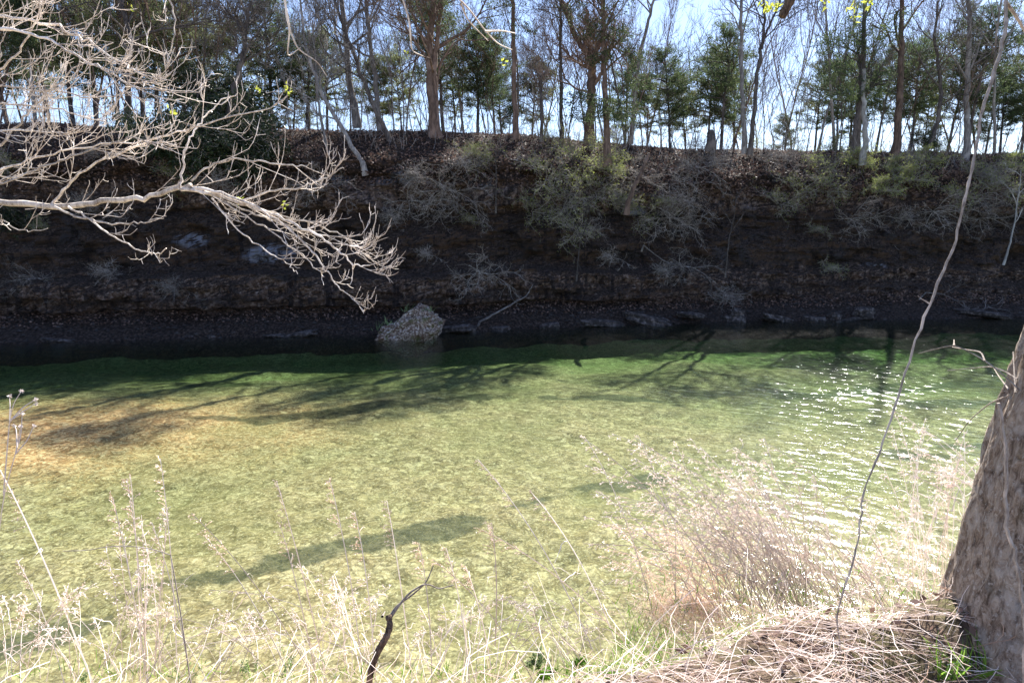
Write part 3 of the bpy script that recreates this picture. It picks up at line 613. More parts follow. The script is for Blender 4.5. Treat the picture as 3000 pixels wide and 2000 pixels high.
for i, (a_, lab) in enumerate([([(765, 690), (762, 620), (752, 560), (745, 500)], 'slim trunk leaning on the cliff under the twig spray'), ([(2128, 790), (2135, 700), (2150, 640), (2160, 560)], 'thin grey multi-stem sapling low on the dark cliff'), ([(1452, 600), (1455, 520), (1450, 440)], 'slim upright stem on the cliff face above the boulder pole'), ([(1690, 800), (1700, 700), (1730, 640)], 'faint slim leaning stem on the cliff below the green bushes')]):
    hero('sapling', lab, 'drystalk', [(a_, .045, .015)], 33.4 + (a_[0][0] > 1800) * 1.5, 140 + i, dens=.5, L=1.6, maxlev=3)

# ------------------------------------------------------------------ shrubs on the cliff
def shrub_proto(seed, leaf=None, n=7, L=1.9, name='cliff_shrub', nleaf=900, lsz=.055, droop=.5, twig='shrubwood'):
    rng = np.random.default_rng(seed); root = empty(name, cat='shrub'); st, br, lf = MB(), MB(), MB(); C = []; D = []
    for i in range(n):
        d = np.array([rng.normal() * .8, -1.0 - rng.random() * .5, .35 + rng.normal() * .35]); l = L * (.6 + .6 * rng.random())
        pts, _ = wander((0, .15, 0), d, l, 8, rng, .5, .2, droop); st.tube(pts, np.linspace(.022, .006, 9), 4)
        for j in range(9):
            q, t_ = interp_path(pts, .25 + .74 * (j + rng.random()) / 9); d2 = unit(t_ * .8 + np.array([rng.normal(), rng.normal() * .6, rng.normal() * .35])); b, _ = wander(q, d2, l * .38 * (.5 + rng.random()), 5, rng, .6, .15, .2)
            br.tube(b, np.linspace(.008, .004, 6), 3)
            for k in range(6):
                q2, t2 = interp_path(b, .2 + .8 * rng.random()); b2, _ = wander(q2, unit(t2 + rng.normal(size=3) * .6), .22 * (.5 + rng.random()) * L / 1.6, 3, rng, .6, .1)
                br.tube(b2, .0038, 3); C += [b2[-1], b2[2], q2]; D += [t2] * 3
    st.build('stem', M[twig], root); br.build('twigs', M[twig], root)
    if leaf:
        C = np.array(C); D = np.array(D); idx = rng.integers(0, len(C), nleaf); lf.leaves(C[idx] + rng.normal(size=(nleaf, 3)) * .045, D[idx] + rng.normal(size=(nleaf, 3)), lsz * (.6 + .8 * rng.random(nleaf)), lsz * .55, rng)
        lf.build('leaves', M[leaf], root)
    return root
SH = [shrub_proto(201, None, 8, 2.0), shrub_proto(202, None, 9, 2.3, droop=.7), shrub_proto(203, 'spring', 8, 1.8, nleaf=1100), shrub_proto(204, 'spring', 7, 1.5, nleaf=600), shrub_proto(205, 'ever', 11, 1.5, nleaf=5500, lsz=.09, name='evergreen_shrub', droop=.3), shrub_proto(206, 'spring', 9, 1.6, nleaf=2400, lsz=.06)]
def put_shrub(k, px, py, sc, rot=0., off=0.):
    Y = 33 + (px > 1700) * 2
    for _ in range(4):
        p = P(px, py, Y); fp = face_at(p[0], p[2]); Y = fp[1] - off
    p = P(px, py, Y); pr = SH[k]
    if pr.name in USED: o = dup(pr)
    else: o = pr; USED.add(pr.name)
    o.location = tuple(p); o.rotation_euler = (0, 0, rot); o.scale = (sc,) * 3
    o['group'] = 'shrubs growing on the cliff face'
    later(o, ['bare cliff shrub', 'large bare cliff shrub', 'sparsely leaved yellow-green cliff shrub', 'small yellow-green cliff shrub', 'dark evergreen cliff bush', 'leafy yellow-green cliff bush'][k], px, (' near its top' if py < 480 else ' halfway up' if py < 640 else ' near its foot'))
fixed = [(4, 690, 330, 1.7), (4, 740, 380, 1.6), (4, 640, 400, 1.7), (4, 760, 450, 1.5), (4, 540, 470, 1.6), (4, 700, 500, 1.3), (4, 610, 320, 1.5), (4, 480, 430, 1.4),
         (5, 1395, 455, .6), (3, 1380, 650, .7), (2, 1380, 470, .8), (1, 1290, 560, 1.0), (1, 1200, 590, .9), (0, 1240, 520, .9), (1, 1340, 600, .9), (0, 1140, 640, .7),
         (2, 1600, 520, 1.2), (2, 1700, 480, 1.1), (2, 1760, 450, 1.1), (2, 1560, 620, 1.0), (2, 1650, 600, 1.2), (2, 1740, 560, 1.1), (2, 1690, 680, 1.0), (3, 1800, 600, 1.1), (2, 1860, 640, .9), (3, 1920, 600, .8), (5, 1780, 500, .8), (2, 1620, 420, .9),
         (1, 1850, 520, 1.0), (1, 1960, 540, 1.0), (0, 2000, 600, 1.0), (1, 1940, 640, 1.0), (0, 1780, 400, .8), (0, 2060, 480, .9),
         (5, 2440, 445, 1.1), (5, 2490, 480, .9), (2, 2380, 500, 1.1), (2, 2340, 560, 1.0), (2, 2420, 560, 1.0), (5, 2600, 500, .9), (5, 2650, 530, 1.0), (5, 2560, 560, .9), (5, 2690, 470, .9), (2, 2280, 600, .9), (1, 2300, 460, .9), (0, 2240, 470, .9),
         (2, 2850, 520, 1.1), (2, 2920, 560, 1.1), (5, 2960, 490, .9), (2, 2800, 580, .9), (1, 2880, 640, .9), (1, 2740, 620, 1.0), (0, 2640, 640, .9), (1, 2500, 640, 1.0), (4, 2700, 430, .8), (4, 30, 660, .9), (5, 130, 660, .5)]
for k, px, py, sc in fixed: put_shrub(k, px + rg.uniform(-8, 8), py, sc, rg.uniform(-.5, .5))
for i in range(36):
    px = rg.uniform(-80, 3080); k = rg.choice([0, 0, 1, 1, 3, 2]); py = rg.uniform(400, 620) if rg.random() < .6 else rg.uniform(620, 900)
    put_shrub(k if py < 600 or k != 2 else 0, px, py, rg.uniform(.5, 1.0), rg.uniform(-.6, .6))

# leaf litter scattered on the rim slope, low brush fuzz: uncountable
rng = np.random.default_rng(5); mb = MB()
ii = rng.integers(0, len(xs), 60000); kk = rng.integers(158, NV - 20, 60000); k2 = rng.integers(42, 62, 60000); kk = np.where(rng.random(60000) < .12, k2, kk)
Pn = CL[ii, kk] + rng.normal(size=(60000, 3)) * np.array([.15, .12, .0]); ok = (np.abs(Pn[:, 0]) < 40)
Pn = Pn[ok]; Pn[:, 2] += .05 + .05 * rng.random(len(Pn)); mb.leaves(Pn, rng.normal(size=(len(Pn), 3)) * np.array([1, 1, .35]), .13, .09, rng)
tag(mb.build('leaf_litter', M['litter']), 'brown fallen leaves covering the cliff rim and ledges', 'leaf litter', kind='stuff')
mb = MB()
for i in range(2600):
    x = rng.uniform(-30, 34); k = rng.integers(56, NV - 42); i0 = int(np.searchsorted(xs, x)); p = CL[i0, k] + np.array([0, 0, 0])
    b, _ = wander(p, (rng.normal() * .8, -1 + rng.normal() * .4, .7 + rng.normal() * .5), .25 + .6 * rng.random(), 4, rng, .7, .1, .5); mb.tube(b, .0055, 3)
tag(mb.build('brush', M['drystalk']), 'tangle of fine dead stalks and roots over the cliff face', 'brush', kind='stuff')

mb = MB(); rng = np.random.default_rng(8)
for i in range(2400):
    x = rng.uniform(-34, 38); y = float(shoreY(x)) + rng.uniform(4.6, 16); h = .4 + 1.9 * rng.random() ** 2
    b, d_ = wander((x, y, ground(x, y) - .05), (rng.normal() * .35, rng.normal() * .35, 1), h, 5, rng, .4, .2); mb.tube(b, np.linspace(.011, .005, 6), 3)
    for k in range(3):
        q, t_ = interp_path(b, .3 + .6 * rng.random()); b2, _ = wander(q, side_dir(t_, .7, rng), h * .35, 3, rng, .4, .2); mb.tube(b2, .005, 3)
tag(mb.build('undergrowth', M['bark_grey']), 'fine leafless brush and seedlings along the cliff rim', 'brush', kind='stuff')
# ------------------------------------------------------------------ boulder, rocks
def blob(cx, half, seed, amp=.2, n=48, power=.55, shapef=None, det=1.0):
    u = np.linspace(-PI / 2, PI / 2, n // 2); a = np.linspace(0, 2 * PI, n)
    U, A = np.meshgrid(u, a, indexing='ij'); sp = lambda v, e: np.sign(v) * np.abs(v) ** e
    p = np.stack([sp(np.cos(U), power) * sp(np.cos(A), power), sp(np.cos(U), power) * sp(np.sin(A), power), sp(np.sin(U), power)], -1)
    Q = p * 1.4 * det + seed * 7.1; A_ = amp * (fbm(Q[..., 0], Q[..., 1], Q[..., 2], 5, seed, .55))
    A_[:, -1] = A_[:, 0]
    p = p * (1 + A_[..., None])
    if shapef is not None: p = shapef(p)
    return p * np.array(half) + np.array(cx)
def bshape(p):
    x = p[..., 0]; top = np.interp(x, [-1.2, -.9, -.45, -.1, .2, .55, .9, 1.2], [.28, .34, .50, .80, 1.0, .95, .86, .7])
    q = p.copy(); q[..., 2] = np.where(p[..., 2] > -.3, (p[..., 2] + .3) / 1.3 * (top + .3) - .3, p[..., 2]); und = np.clip(1 + 1.1 * np.minimum(p[..., 2] + .05, 0), .25, 1); q[..., 0] *= und; q[..., 1] *= und; return q
bc = P(1192, 1008, 28.6); mb = MB(); V = blob((0, .9, 0), (1.27, 1.0, 1.18), 3, .20, 240, .36, bshape, 2.2); grid(mb, V)
bo = mb.build('boulder', M['boulder'], None, True); bo.location = (bc[0], bc[1], .02); tag(bo, 'large craggy boulder with sloping mossy top standing in the river', 'boulder')
def tuft(name, p, n, h, mat, rng, spread=.12, wid=.008, label=None, cat='grass tuft', lean=(0, 0, 0), group=None):
    mb = MB()
    for i in range(n):
        b = rng.normal(size=3) * np.array([spread * .4, spread * .4, 0]); d = unit(np.array([rng.normal() * .35, rng.normal() * .35, 1]) + np.array(lean))
        pts, _ = wander(b, d, h * (.5 + .7 * rng.random()), 4, rng, .25, 0, .5); mb.ribbon(pts, wid * np.array([1, 1, .8, .5, .15]), rng, tint=rng.random())
    o = mb.build(name, M[mat]); o.location = tuple(p); return tag(o, label, cat, group)
rng = np.random.default_rng(9)
for i, (px, py, lab) in enumerate([(1112, 968, 'small green grass tuft on the low left end of the boulder'), (1140, 950, 'green grass tuft halfway up the boulder slope'), (1192, 912, 'green grass tuft on the peak of the boulder'), (1258, 912, 'green sprig on the right shoulder of the boulder')]):
    tuft('grass_tuft', P(px, py, 29.0), 14, .4, 'sage', rng, .3, .03, lab, group='tufts on the boulder')
rocks = [(2160, 925, 28, 'upright pale angular rock standing on the right shore', (.42, .3, .45)), (2150, 948, 30, 'brown lumpy rock at the foot of the upright pale rock', (.7, .4, .3)), (2285, 938, 60, 'long flat pale slab at the water edge on the right shore', (1.4, .5, .22)), (2372, 936, 20, 'small squarish rock right of the long pale slab', (.5, .35, .22)), (2395, 945, 20, 'low white rock touching the water on the right shore', (.5, .3, .16)), (2443, 935, 20, 'pointed pale rock on the right shore', (.4, .3, .38)), (2530, 915, 20, 'dark block with a light top right of the pointed rock', (.6, .4, .4)), (2490, 948, 20, 'low dark slab in front of the dark block', (1.2, .4, .12)),
         (1372, 985, 30, 'rounded dark brown rock right of the boulder at the waterline', (.5, .4, .3)), (1330, 960, 30, 'flat tilted slab right behind the boulder', (1.0, .5, .2)), (1450, 985, 30, 'low light rock rubble right of the rounded brown rock', (.9, .4, .16)), (1610, 965, 30, 'pinkish rock lump on the middle shore', (.6, .4, .25)), (870, 978, 30, 'broad pale flat slab on the left shore', (1.1, .5, .16)), (800, 990, 30, 'thin grey slab left of the broad pale one', (.7, .4, .1)), (560, 985, 10, 'little white stone on the dark left shore', (.16, .14, .14)), (620, 990, 10, 'second small stone on the dark left shore', (.2, .15, .12)), (180, 1010, 20, 'low grey rock on the far left shore', (.9, .4, .14)),
         (2025, 920, 20, 'pale rubble heap at the water on the middle right shore', (.8, .5, .18)), (1900, 935, 20, 'mossy brown hump on the shore right of centre', (1.6, .7, .35)), (2880, 915, 20, 'wide light rock patch at the far right waterline', (1.6, .5, .16)), (1760, 945, 20, 'long low brown ledge rock right of centre', (1.5, .6, .25))]
for i, (px, py, s_, lab, half) in enumerate(rocks):
    x = (px - 1500) / 2000 * 33; Y = float(shoreY(x)) + .25
    p = P(px, py, Y); Y = float(shoreY(p[0])) + .2; p = P(px, py, Y); mb = MB(); grid(mb, blob((0, 0, 0), tuple(h_ * .8 for h_ in half), 30 + i, .22, 40, .55)); o = mb.build('shore_rock', M['rock'], None, False)
    o.location = (p[0], Y, max(p[2] - .05, half[2] * .12)); o.rotation_euler = (0, rng.normal() * .12, rng.normal() * .3); tag(o, lab, 'rock', 'rocks along the far shore')
# pebbles / rubble strip along the far shore: uncountable
mb = MB()
for i in range(2600):
    x = rng.uniform(-30, 34); y = float(shoreY(x)) + rng.uniform(-.1, 2.0); i0 = int(np.searchsorted(xs, x)); z = float(np.interp(y, CL[i0, 14:70, 1], CL[i0, 14:70, 2])); s = .03 + .10 * rng.random() ** 2.5
    mb.add(np.array([[1, 0, 0], [-1, .2, 0], [.1, 1, 0], [0, -1, .1], [.1, .1, .7]]) * s * (.7 + .6 * rng.random((5, 1))) + np.array([x, y, z + .01]), t=[(0, 2, 4), (2, 1, 4), (1, 3, 4), (3, 0, 4)], tint=np.full(5, rng.random()))
tag(mb.build('shore_rubble', M['drystalk']), 'strip of small loose stones along the far waterline', 'rubble', kind='stuff')

# ------------------------------------------------------------------ near trees
def pxpath(pts, Y0, Y1=None, n=None):
    Y1 = Y0 if Y1 is None else Y1
    w_ = np.array([P(px, py, Y0 + (Y1 - Y0) * i / max(1, len(pts) - 1)) for i, (px, py) in enumerate(pts)])
    n = n or max(8, len(w_) * 4); k = np.linspace(0, len(w_) - 1, n)
    path = np.stack([np.interp(k, range(len(w_)), w_[:, c]) for c in range(3)], -1)
    for _ in range(2): path[1:-1] = (path[:-2] + path[2:] + 2 * path[1:-1]) / 4
    return path
# big trunk at the right
root = empty('near_tree', (2.55, 2.75, 3.2), 'big bark-covered trunk cropped at the right edge of the photo', 'tree')
nu, nvv = 120, 300; th = np.linspace(0, 2 * PI, nu); zt = np.linspace(-.5, 6.5, nvv)
edge_ = np.array([P(a_, b_, 2.72) for a_, b_ in [(2650, 2150), (2712, 2000), (2752, 1850), (2790, 1700), (2840, 1500), (2893, 1300), (2940, 1150), (2992, 980), (3040, 830), (3120, 550), (3230, 100)]])
O = np.array([2.55, 2.75, 3.2]); el = edge_[::1]; exl = np.interp(zt, el[:, 2] - O[2], el[:, 0] - O[0])
exl = exl + np.where(zt < el[0, 2] - O[2], (zt - (el[0, 2] - O[2])) * .5, 0) + np.where(zt > el[-1, 2] - O[2], (zt - (el[-1, 2] - O[2])) * .04, 0)
TH, ZT = np.meshgrid(th, zt, indexing='ij'); radz = np.interp(zt, [-.5, .2, .7, 1.4, 2.2, 6.5], [.52, .46, .42, .38, .35, .28]); rad = np.repeat(radz[None], nu, 0)
lob = 1 + .05 * np.cos(5 * TH + 1) * np.exp(-np.clip(ZT, 0, 9) * 1.4)
cs, sn = np.cos(TH), np.sin(TH)
rn = .014 * fbm(cs * 7, sn * 7, ZT * 2.6, 4, 301, .6) + .012 * np.abs(fbm(cs * 20, sn * 20, ZT * 5, 3, 311, .6)); rn[-1] = rn[0]
rad = rad * lob + rn; cxv = []
for ex_, r_ in zip(exl + O[0], radz):
    tgt = math.atan2(ex_, 2.72); lo_, hi_ = 1.0, 6.0
    for _ in range(40):
        m_ = (lo_ + hi_) / 2; a_ = math.atan2(m_, O[1]) - math.asin(min(.99, (r_ + .015) / math.hypot(m_, O[1])))
        if a_ < tgt: lo_ = m_
        else: hi_ = m_
    cxv.append(lo_ - O[0])
cxl = np.array(cxv)[None]
V = np.stack([cxl + rad * cs, rad * sn, ZT], -1); mb = MB(); grid(mb, V); mb.build('trunk', M['nearbark'], root, True)
rng = np.random.default_rng(33)
def limb_part(root, O, name, path, r0, r1, bark, twigs=None, **kw):
    mb = MB(); n = len(path); mb.tube(path - O, np.linspace(r0, r1, n) * (1 + .08 * np.sin(np.arange(n) * 2.1)), 8, cap=True); return mb.build(name, M[bark], root, True)
vp = pxpath([(2925, 1180), (2942, 1300), (2948, 1450), (2945, 1540), (2970, 1600), (2985, 1680), (2996, 1760), (3005, 1850), (3000, 2020)], 2.30, 2.25, 40); vp[1:-1] += rng.normal(size=vp[1:-1].shape) * .003; limb_part(root, O, 'climbing_vine', vp, .0055, .007, 'vine')
# overhead limb with the broken stub that hangs into the frame
lp = np.array([(3.75, 2.8, 8.3), (2.8, 3.1, 8.9), (2.2, 3.6, 9.2), (1.6, 4.0, 9.1)]); k = np.linspace(0, 3, 16); lp = np.stack([np.interp(k, range(4), lp[:, c]) for c in range(3)], -1); limb_part(root, O, 'limb', lp, .10, .05, 'nearbark')
st_ = np.array([P(2380, -330, 4.0), P(2335, -60, 3.9), P(2312, 10, 3.9), P(2290, 50, 3.9)]); st_[0] = lp[-2]; k = np.linspace(0, 3, 12); st_ = np.stack([np.interp(k, range(4), st_[:, c]) for c in range(3)], -1)
limb_part(root, O, 'broken_stub', st_, .03, .022, 'burnt')
lf = MB(); tw = MB(); tips = [(2250, 15), (2262, 30), (2240, 5), (2270, 18), (2420, 12), (2550, 5), (2505, 20), (2545, 8), (2500, 48)]
for (a_, b_) in tips:
    e = P(a_, b_, 3.9); s0 = lp[rng.integers(8, 15)]; m = (s0 + e) / 2 + rng.normal(size=3) * .1; kk = np.linspace(0, 2, 8); pth = np.stack([np.interp(kk, range(3), [s0[c], m[c], e[c]]) for c in range(3)], -1); tw.tube(pth - O, np.linspace(.006, .002, 8), 4)
    n = 9; lf.leaves(np.repeat((e - O)[None], n, 0) + rng.normal(size=(n, 3)) * .014, rng.normal(size=(n, 3)), .032, .014, rng)
tw.build('twigs', M['bark_twig'], root); lf.build('leaves', M['bud'], root)
# sprigs from the trunk over the water
for pts in ([(2990, 1145), (2930, 1090), (2885, 1055), (2840, 1030), (2795, 1010), (2740, 1022), (2690, 1035)], [(2795, 1012), (2795, 995)], [(2885, 1057), (2875, 1030), (2820, 1022), (2790, 1016)], [(2980, 1110), (2950, 1090), (2905, 1072), (2850, 1078), (2775, 1085)],
            [(2960, 1155), (2900, 1180), (2840, 1230), (2800, 1290)], [(2975, 1150), (2968, 1030)], [(2955, 1140), (2925, 1100), (2910, 1075)]):
    sp = MB(); sp.tube(pxpath(pts, 2.6, 2.9) - O, np.linspace(.0035, .0015, max(8, len(pts) * 4)), 4); sp.build('sprig', M['vine'], root)

# hanging vine / sapling stem
vroot = pxpath([(2475, 2060), (2462, 1900), (2450, 1800), (2500, 1640), (2518, 1560), (2530, 1440), (2590, 1290), (2640, 1130), (2690, 980), (2750, 820), (2790, 740), (2825, 600), (2850, 480), (2865, 400), (2880, 310), (2925, 180), (2948, 80), (2946, 0), (2960, -120), (2990, -260)], 2.55, 3.2, 90)
rng = np.random.default_rng(44); vroot[1:-1] += rng.normal(size=vroot[1:-1].shape) * np.array([.0022, .001, .001])
o_ = empty('hanging_vine', tuple(vroot[0]), 'long thin pale vine rising crookedly beside the big trunk', 'vine'); mb = MB(); mb.tube(vroot - vroot[0], np.interp(np.linspace(0, 1, 90), [0, .3, .5, .8, 1], [.0036, .004, .0052, .0068, .006]) * (1 + .12 * rng.normal(size=90)), 7); mb.build('stem', M['vine'], o_, True)
mb = MB(); q = pxpath([(2946, 5), (2975, 45), (3005, 95)], 3.15, 3.2); mb.tube(q - vroot[0], np.linspace(.008, .005, len(q)), 5)
for s_ in (.12, .25, .45, .62, .7): 
    q, t_ = interp_path(vroot, s_); b, _ = wander(q, side_dir(t_, 1.2, rng), .06, 3, rng, .4); mb.tube(b - vroot[0], [.004, .003, .002, .0015], 3)
mb.build('side_shoots', M['vine'], o_)

# left overhanging tree: trunk stands just outside the frame, its limbs reach in
LT = np.array([-5.6, 4.4, -.7]); root = empty('overhanging_tree', tuple(LT), 'pale twiggy tree reaching in from the left edge over the river', 'tree'); rng = np.random.default_rng(55)
tp, _ = wander(LT, (.03, 0, 1), 11.2, 30, rng, .15, .3); mb = MB(); mb.tube(tp - LT, np.r_[.34, .29, .26, np.linspace(.24, .08, 28)], 14); mb.build('trunk', M['bark_grey'], root, True)
twg = MB(); bud = MB(); BC = []
def twigs(path, lev, dens, L, up, r0):
    n = max(1, int(dens * (1 + .3 * rng.normal())))
    for i in range(n):
        s = .08 + .90 * (i + rng.random()) / n; q, t_ = interp_path(path, min(s, .98)); sg = rng.choice([-1, 1])
        rt = t_ * (1.25 if lev else .9) + np.array([rng.normal() * .22, rng.normal() * .35, sg * (.25 + .35 * rng.random()) + .08]); l = L * (.4 + 1.0 * rng.random()) * (1.15 - .6 * s)
        b, e_ = wander(q, rt, l, 7, rng, .13, .26); tip, _ = wander(b[-1], e_ + np.array([0, 0, .5]), .03 + .05 * rng.random(), 2, rng, .3, .7); b = np.vstack([b, tip[1:]])
        twg.tube(b - LT, np.linspace(r0, r0 * .75, len(b)), 4)
        for k in range(rng.integers(1, 3)):
            q2, t2 = interp_path(b, .3 + .65 * rng.random()); sp_, _ = wander(q2, t2 * .7 + np.array([rng.normal() * .4, rng.normal() * .4, rng.choice([-.6, .8])]), .03 + .06 * rng.random(), 3, rng, .4, .5); twg.tube(sp_ - LT, np.linspace(r0 * .8, r0 * .6, 4), 4)
        if lev > 0: twigs(b, lev - 1, dens * .40, L * .55, up, r0 * .88)
        elif rng.random() < .003: BC.append(b[-1] - LT)
limbs = [([(-640, 560), (-300, 600), (0, 590), (200, 605), (300, 590), (420, 580), (530, 552), (560, 540)], 4.9, 4.6, .031, .017, 9, .45),
         ([(530, 555), (620, 565), (720, 600), (830, 640), (930, 690), (1000, 740), (1040, 780), (1080, 775)], 4.6, 4.5, .016, .004, 14, .32),
         ([(545, 550), (640, 560), (760, 610), (860, 680), (920, 740), (960, 800), (1000, 850), (1055, 885)], 4.6, 4.4, .014, .003, 11, .22),
         ([(560, 548), (660, 590), (780, 640), (880, 670), (980, 700), (1060, 730), (1085, 700)], 4.6, 4.55, .009, .003, 9, .26), ([(600, 560), (700, 620), (800, 680), (880, 740), (930, 790), (950, 815)], 4.6, 4.4, .008, .003, 7, .18), ([(640, 570), (780, 620), (900, 650), (1010, 690), (1070, 760), (1095, 775)], 4.6, 4.6, .008, .003, 9, .26), ([(620, 580), (700, 680), (780, 730), (850, 780), (870, 800)], 4.5, 4.4, .007, .003, 5, .15),
         ([(580, 560), (700, 590), (800, 560), (900, 545), (960, 520), (1010, 490)], 4.6, 4.7, .010, .004, 10, .30),
         ([(525, 555), (535, 470), (555, 410), (590, 350), (640, 300), (700, 270)], 4.6, 4.8, .011, .004, 9, .3),
         ([(560, 530), (620, 480), (700, 468), (800, 475), (890, 490), (910, 480)], 4.6, 4.6, .009, .004, 8, .28),
         ([(150, 600), (200, 540), (290, 470), (420, 420), (560, 375), (700, 340), (830, 300)], 4.8, 4.3, .012, .004, 11, .34),
         ([(160, 605), (230, 640), (330, 655), (400, 655), (470, 640)], 4.7, 4.5, .010, .004, 8, .28), ([(200, 605), (260, 640), (330, 690), (400, 730), (460, 745), (490, 730)], 4.7, 4.4, .009, .004, 8, .28),
         ([(-500, 20), (-200, 30), (0, 50), (150, 68), (260, 120), (360, 190), (430, 228)], 4.6, 4.2, .016, .004, 14, .42), ([(-500, 60), (-200, 70), (0, 80), (110, 100), (200, 150), (300, 200), (400, 260), (480, 258)], 4.4, 4.2, .014, .004, 14, .40),
         ([(-500, 540), (-200, 470), (0, 430), (60, 360), (120, 290), (200, 215), (330, 120)], 4.6, 4.9, .013, .005, 12, .42), ([(-500, 560), (-200, 520), (0, 500), (130, 455), (260, 430), (400, 415), (520, 425)], 4.6, 4.5, .011, .004, 14, .36),
         ([(-500, 560), (-200, 555), (0, 545), (100, 500), (200, 460), (300, 430), (380, 400), (460, 425)], 4.4, 4.3, .010, .004, 14, .34), ([(-500, 500), (-200, 410), (0, 380), (100, 385), (180, 390), (230, 375)], 4.6, 4.3, .010, .004, 11, .34),
         ([(-500, 420), (-200, 360), (0, 300), (90, 310), (200, 330), (320, 360)], 4.7, 4.3, .010, .004, 11, .36), ([(-500, 200), (-200, 220), (0, 210), (60, 150), (110, 50), (140, -30)], 4.6, 4.4, .012, .004, 9, .36), ([(-500, 580), (-200, 590), (0, 640), (60, 680), (140, 670)], 4.6, 4.4, .008, .003, 7, .25),
         ([(-500, -10), (-100, -120), (300, -160), (480, -60), (520, 60), (490, 190)], 4.5, 4.4, .012, .004, 8, .34), ([(-500, 330), (-200, 280), (0, 255), (150, 262), (260, 290), (400, 270)], 4.6, 4.3, .010, .003, 12, .34)]
for pts, Ya, Yb, r0, r1, dn, L in limbs:
    pth = pxpath(pts, Ya, Yb, max(16, len(pts) * 5)); pth[1:] += rng.normal(size=pth[1:].shape) * .006
    if pts[0][0] < -400: pth[0] = tp[int(np.argmin(np.abs(tp[:, 2] - pth[0][2])))]
    limb_part(root, LT, 'limb', pth, r0 * .78, r1 * .8, 'bark_twig'); twigs(pth, 2, dn * .62, L * 1.0, .25, .0026)
twg.build('twigs', M['bark_twig'], root)
if BC:
    BC = np.array(BC); C = np.repeat(BC, 6, 0) + rng.normal(size=(len(BC) * 6, 3)) * .012; bud.leaves(C, rng.normal(size=C.shape), .03, .016, rng); bud.build('buds', M['bud'], root)
# thin twigs hanging across the top middle (from the same tree's high limb)
tw2 = MB()
for pts in ([(820, -60), (850, 80), (840, 170), (880, 140)], [(1280, -60), (1370, 20), (1420, 90), (1460, 130), (1500, 146)], [(1350, 10), (1370, 60), (1430, 120)], [(1160, -60), (1200, 60), (1205, 150), (1240, 165)], [(830, -60), (840, 60), (870, 145), (930, 180), (958, 225)], [(1420, 92), (1470, 90), (1510, 98)]):
    pth = pxpath(pts, 3.6, 3.8); tw2.tube(pth - LT, np.linspace(.006, .0022, len(pth)), 4)
hl = np.array([tp[-3], (-3.6, 4.1, 9.6), (-1.8, 3.9, 8.6), (-.2, 3.8, 8.0), (.1, 3.7, 7.6)]); k = np.linspace(0, 4, 24); hl = np.stack([np.interp(k, range(5), hl[:, c]) for c in range(3)], -1)
limb_part(root, LT, 'limb', hl, .05, .01, 'bark_twig')
for pts in ((820, -60), (1280, -60), (1160, -60), (830, -60)):
    e = P(*pts, 3.6); s0 = hl[int(np.argmin(np.linalg.norm(hl - e - np.array([0, 0, 1.2]), axis=1)))]; tw2.tube(np.array([s0, (s0 + e) / 2 + rng.normal(size=3) * .05, e]) - LT, [.008, .007, .006], 4)
tw2.build('hanging_twigs', M['bark_twig'], root)
for (a_, b_, d_) in [(758, 260, 3.7), (840, 270, 3.7), (842, 255, 3.7), (1195, 155, 3.7), (1478, 182, 3.8), (383, 28, 3.8)]:
    e = P(a_, b_, d_) - LT; mb = MB(); mb.leaves(e + rng.normal(size=(7, 3)) * .007, rng.normal(size=(7, 3)), .02, .010, rng); mb.build('bud_cluster', M['bud'], root)

# ------------------------------------------------------------------ foreground grass and weeds
rng = np.random.default_rng(66)
def bez(a, b, c, n=14):
    s = np.linspace(0, 1, n)[:, None]; return (1 - s) ** 2 * a + 2 * s * (1 - s) * b + s * s * c
def stalk(mb, hd, a, tip, bend, r=.0022, head=True, nh=14, hl=.13, leaves=2, droop=.5):
    """a root, tip: 3D; bend: apex overshoot"""
    m = (a + tip) / 2 + bend; pts = bez(a, m, tip); mb.tube(pts, np.linspace(r, r * .5, len(pts)) * 1.9, 4, tint=.35 + .65 * rng.random())
    d_end = unit(pts[-1] - pts[-3])
    if head:
        for i in range(nh):
            s = .70 + .3 * (i + rng.random()) / nh; q, t_ = interp_path(pts, min(s, .99)); l = hl * (1.5 - s) * (.7 + .7 * rng.random())
            dd = unit(t_ * .7 + np.array([-.5 + rng.normal() * .45, rng.normal() * .4, -.1 + rng.normal() * .3])); b, _ = wander(q, dd, l, 5, rng, .35, 0, droop); hd.tube(b, .0022, 3, tint=rng.random())
            n = 5; ss = b[rng.integers(1, 6, n)]; hd.leaves(ss, dd[None] + rng.normal(size=(n, 3)) * .6, .024, .009, rng)
    for i in range(leaves):
        q, t_ = interp_path(pts, .1 + .55 * rng.random()); dd = unit(t_ + rng.normal(size=3) * .7); b, _ = wander(q, dd, .18 + .2 * rng.random(), 7, rng, .9, 0, .9); mb.ribbon(b, .0085 * np.array([.5, .9, 1, 1, .8, .6, .4, .1]), rng, tint=rng.random())
def gpt(px, py, Yg=None):
    """bank point seen at pixel"""
    lo, hi = 1.2, 6.
    for _ in range(40):
        m = (lo + hi) / 2; p = P(px, py, m)
        if p[2] > bankZ(p[0], p[1]): lo = m
        else: hi = m
    return P(px, py, lo)
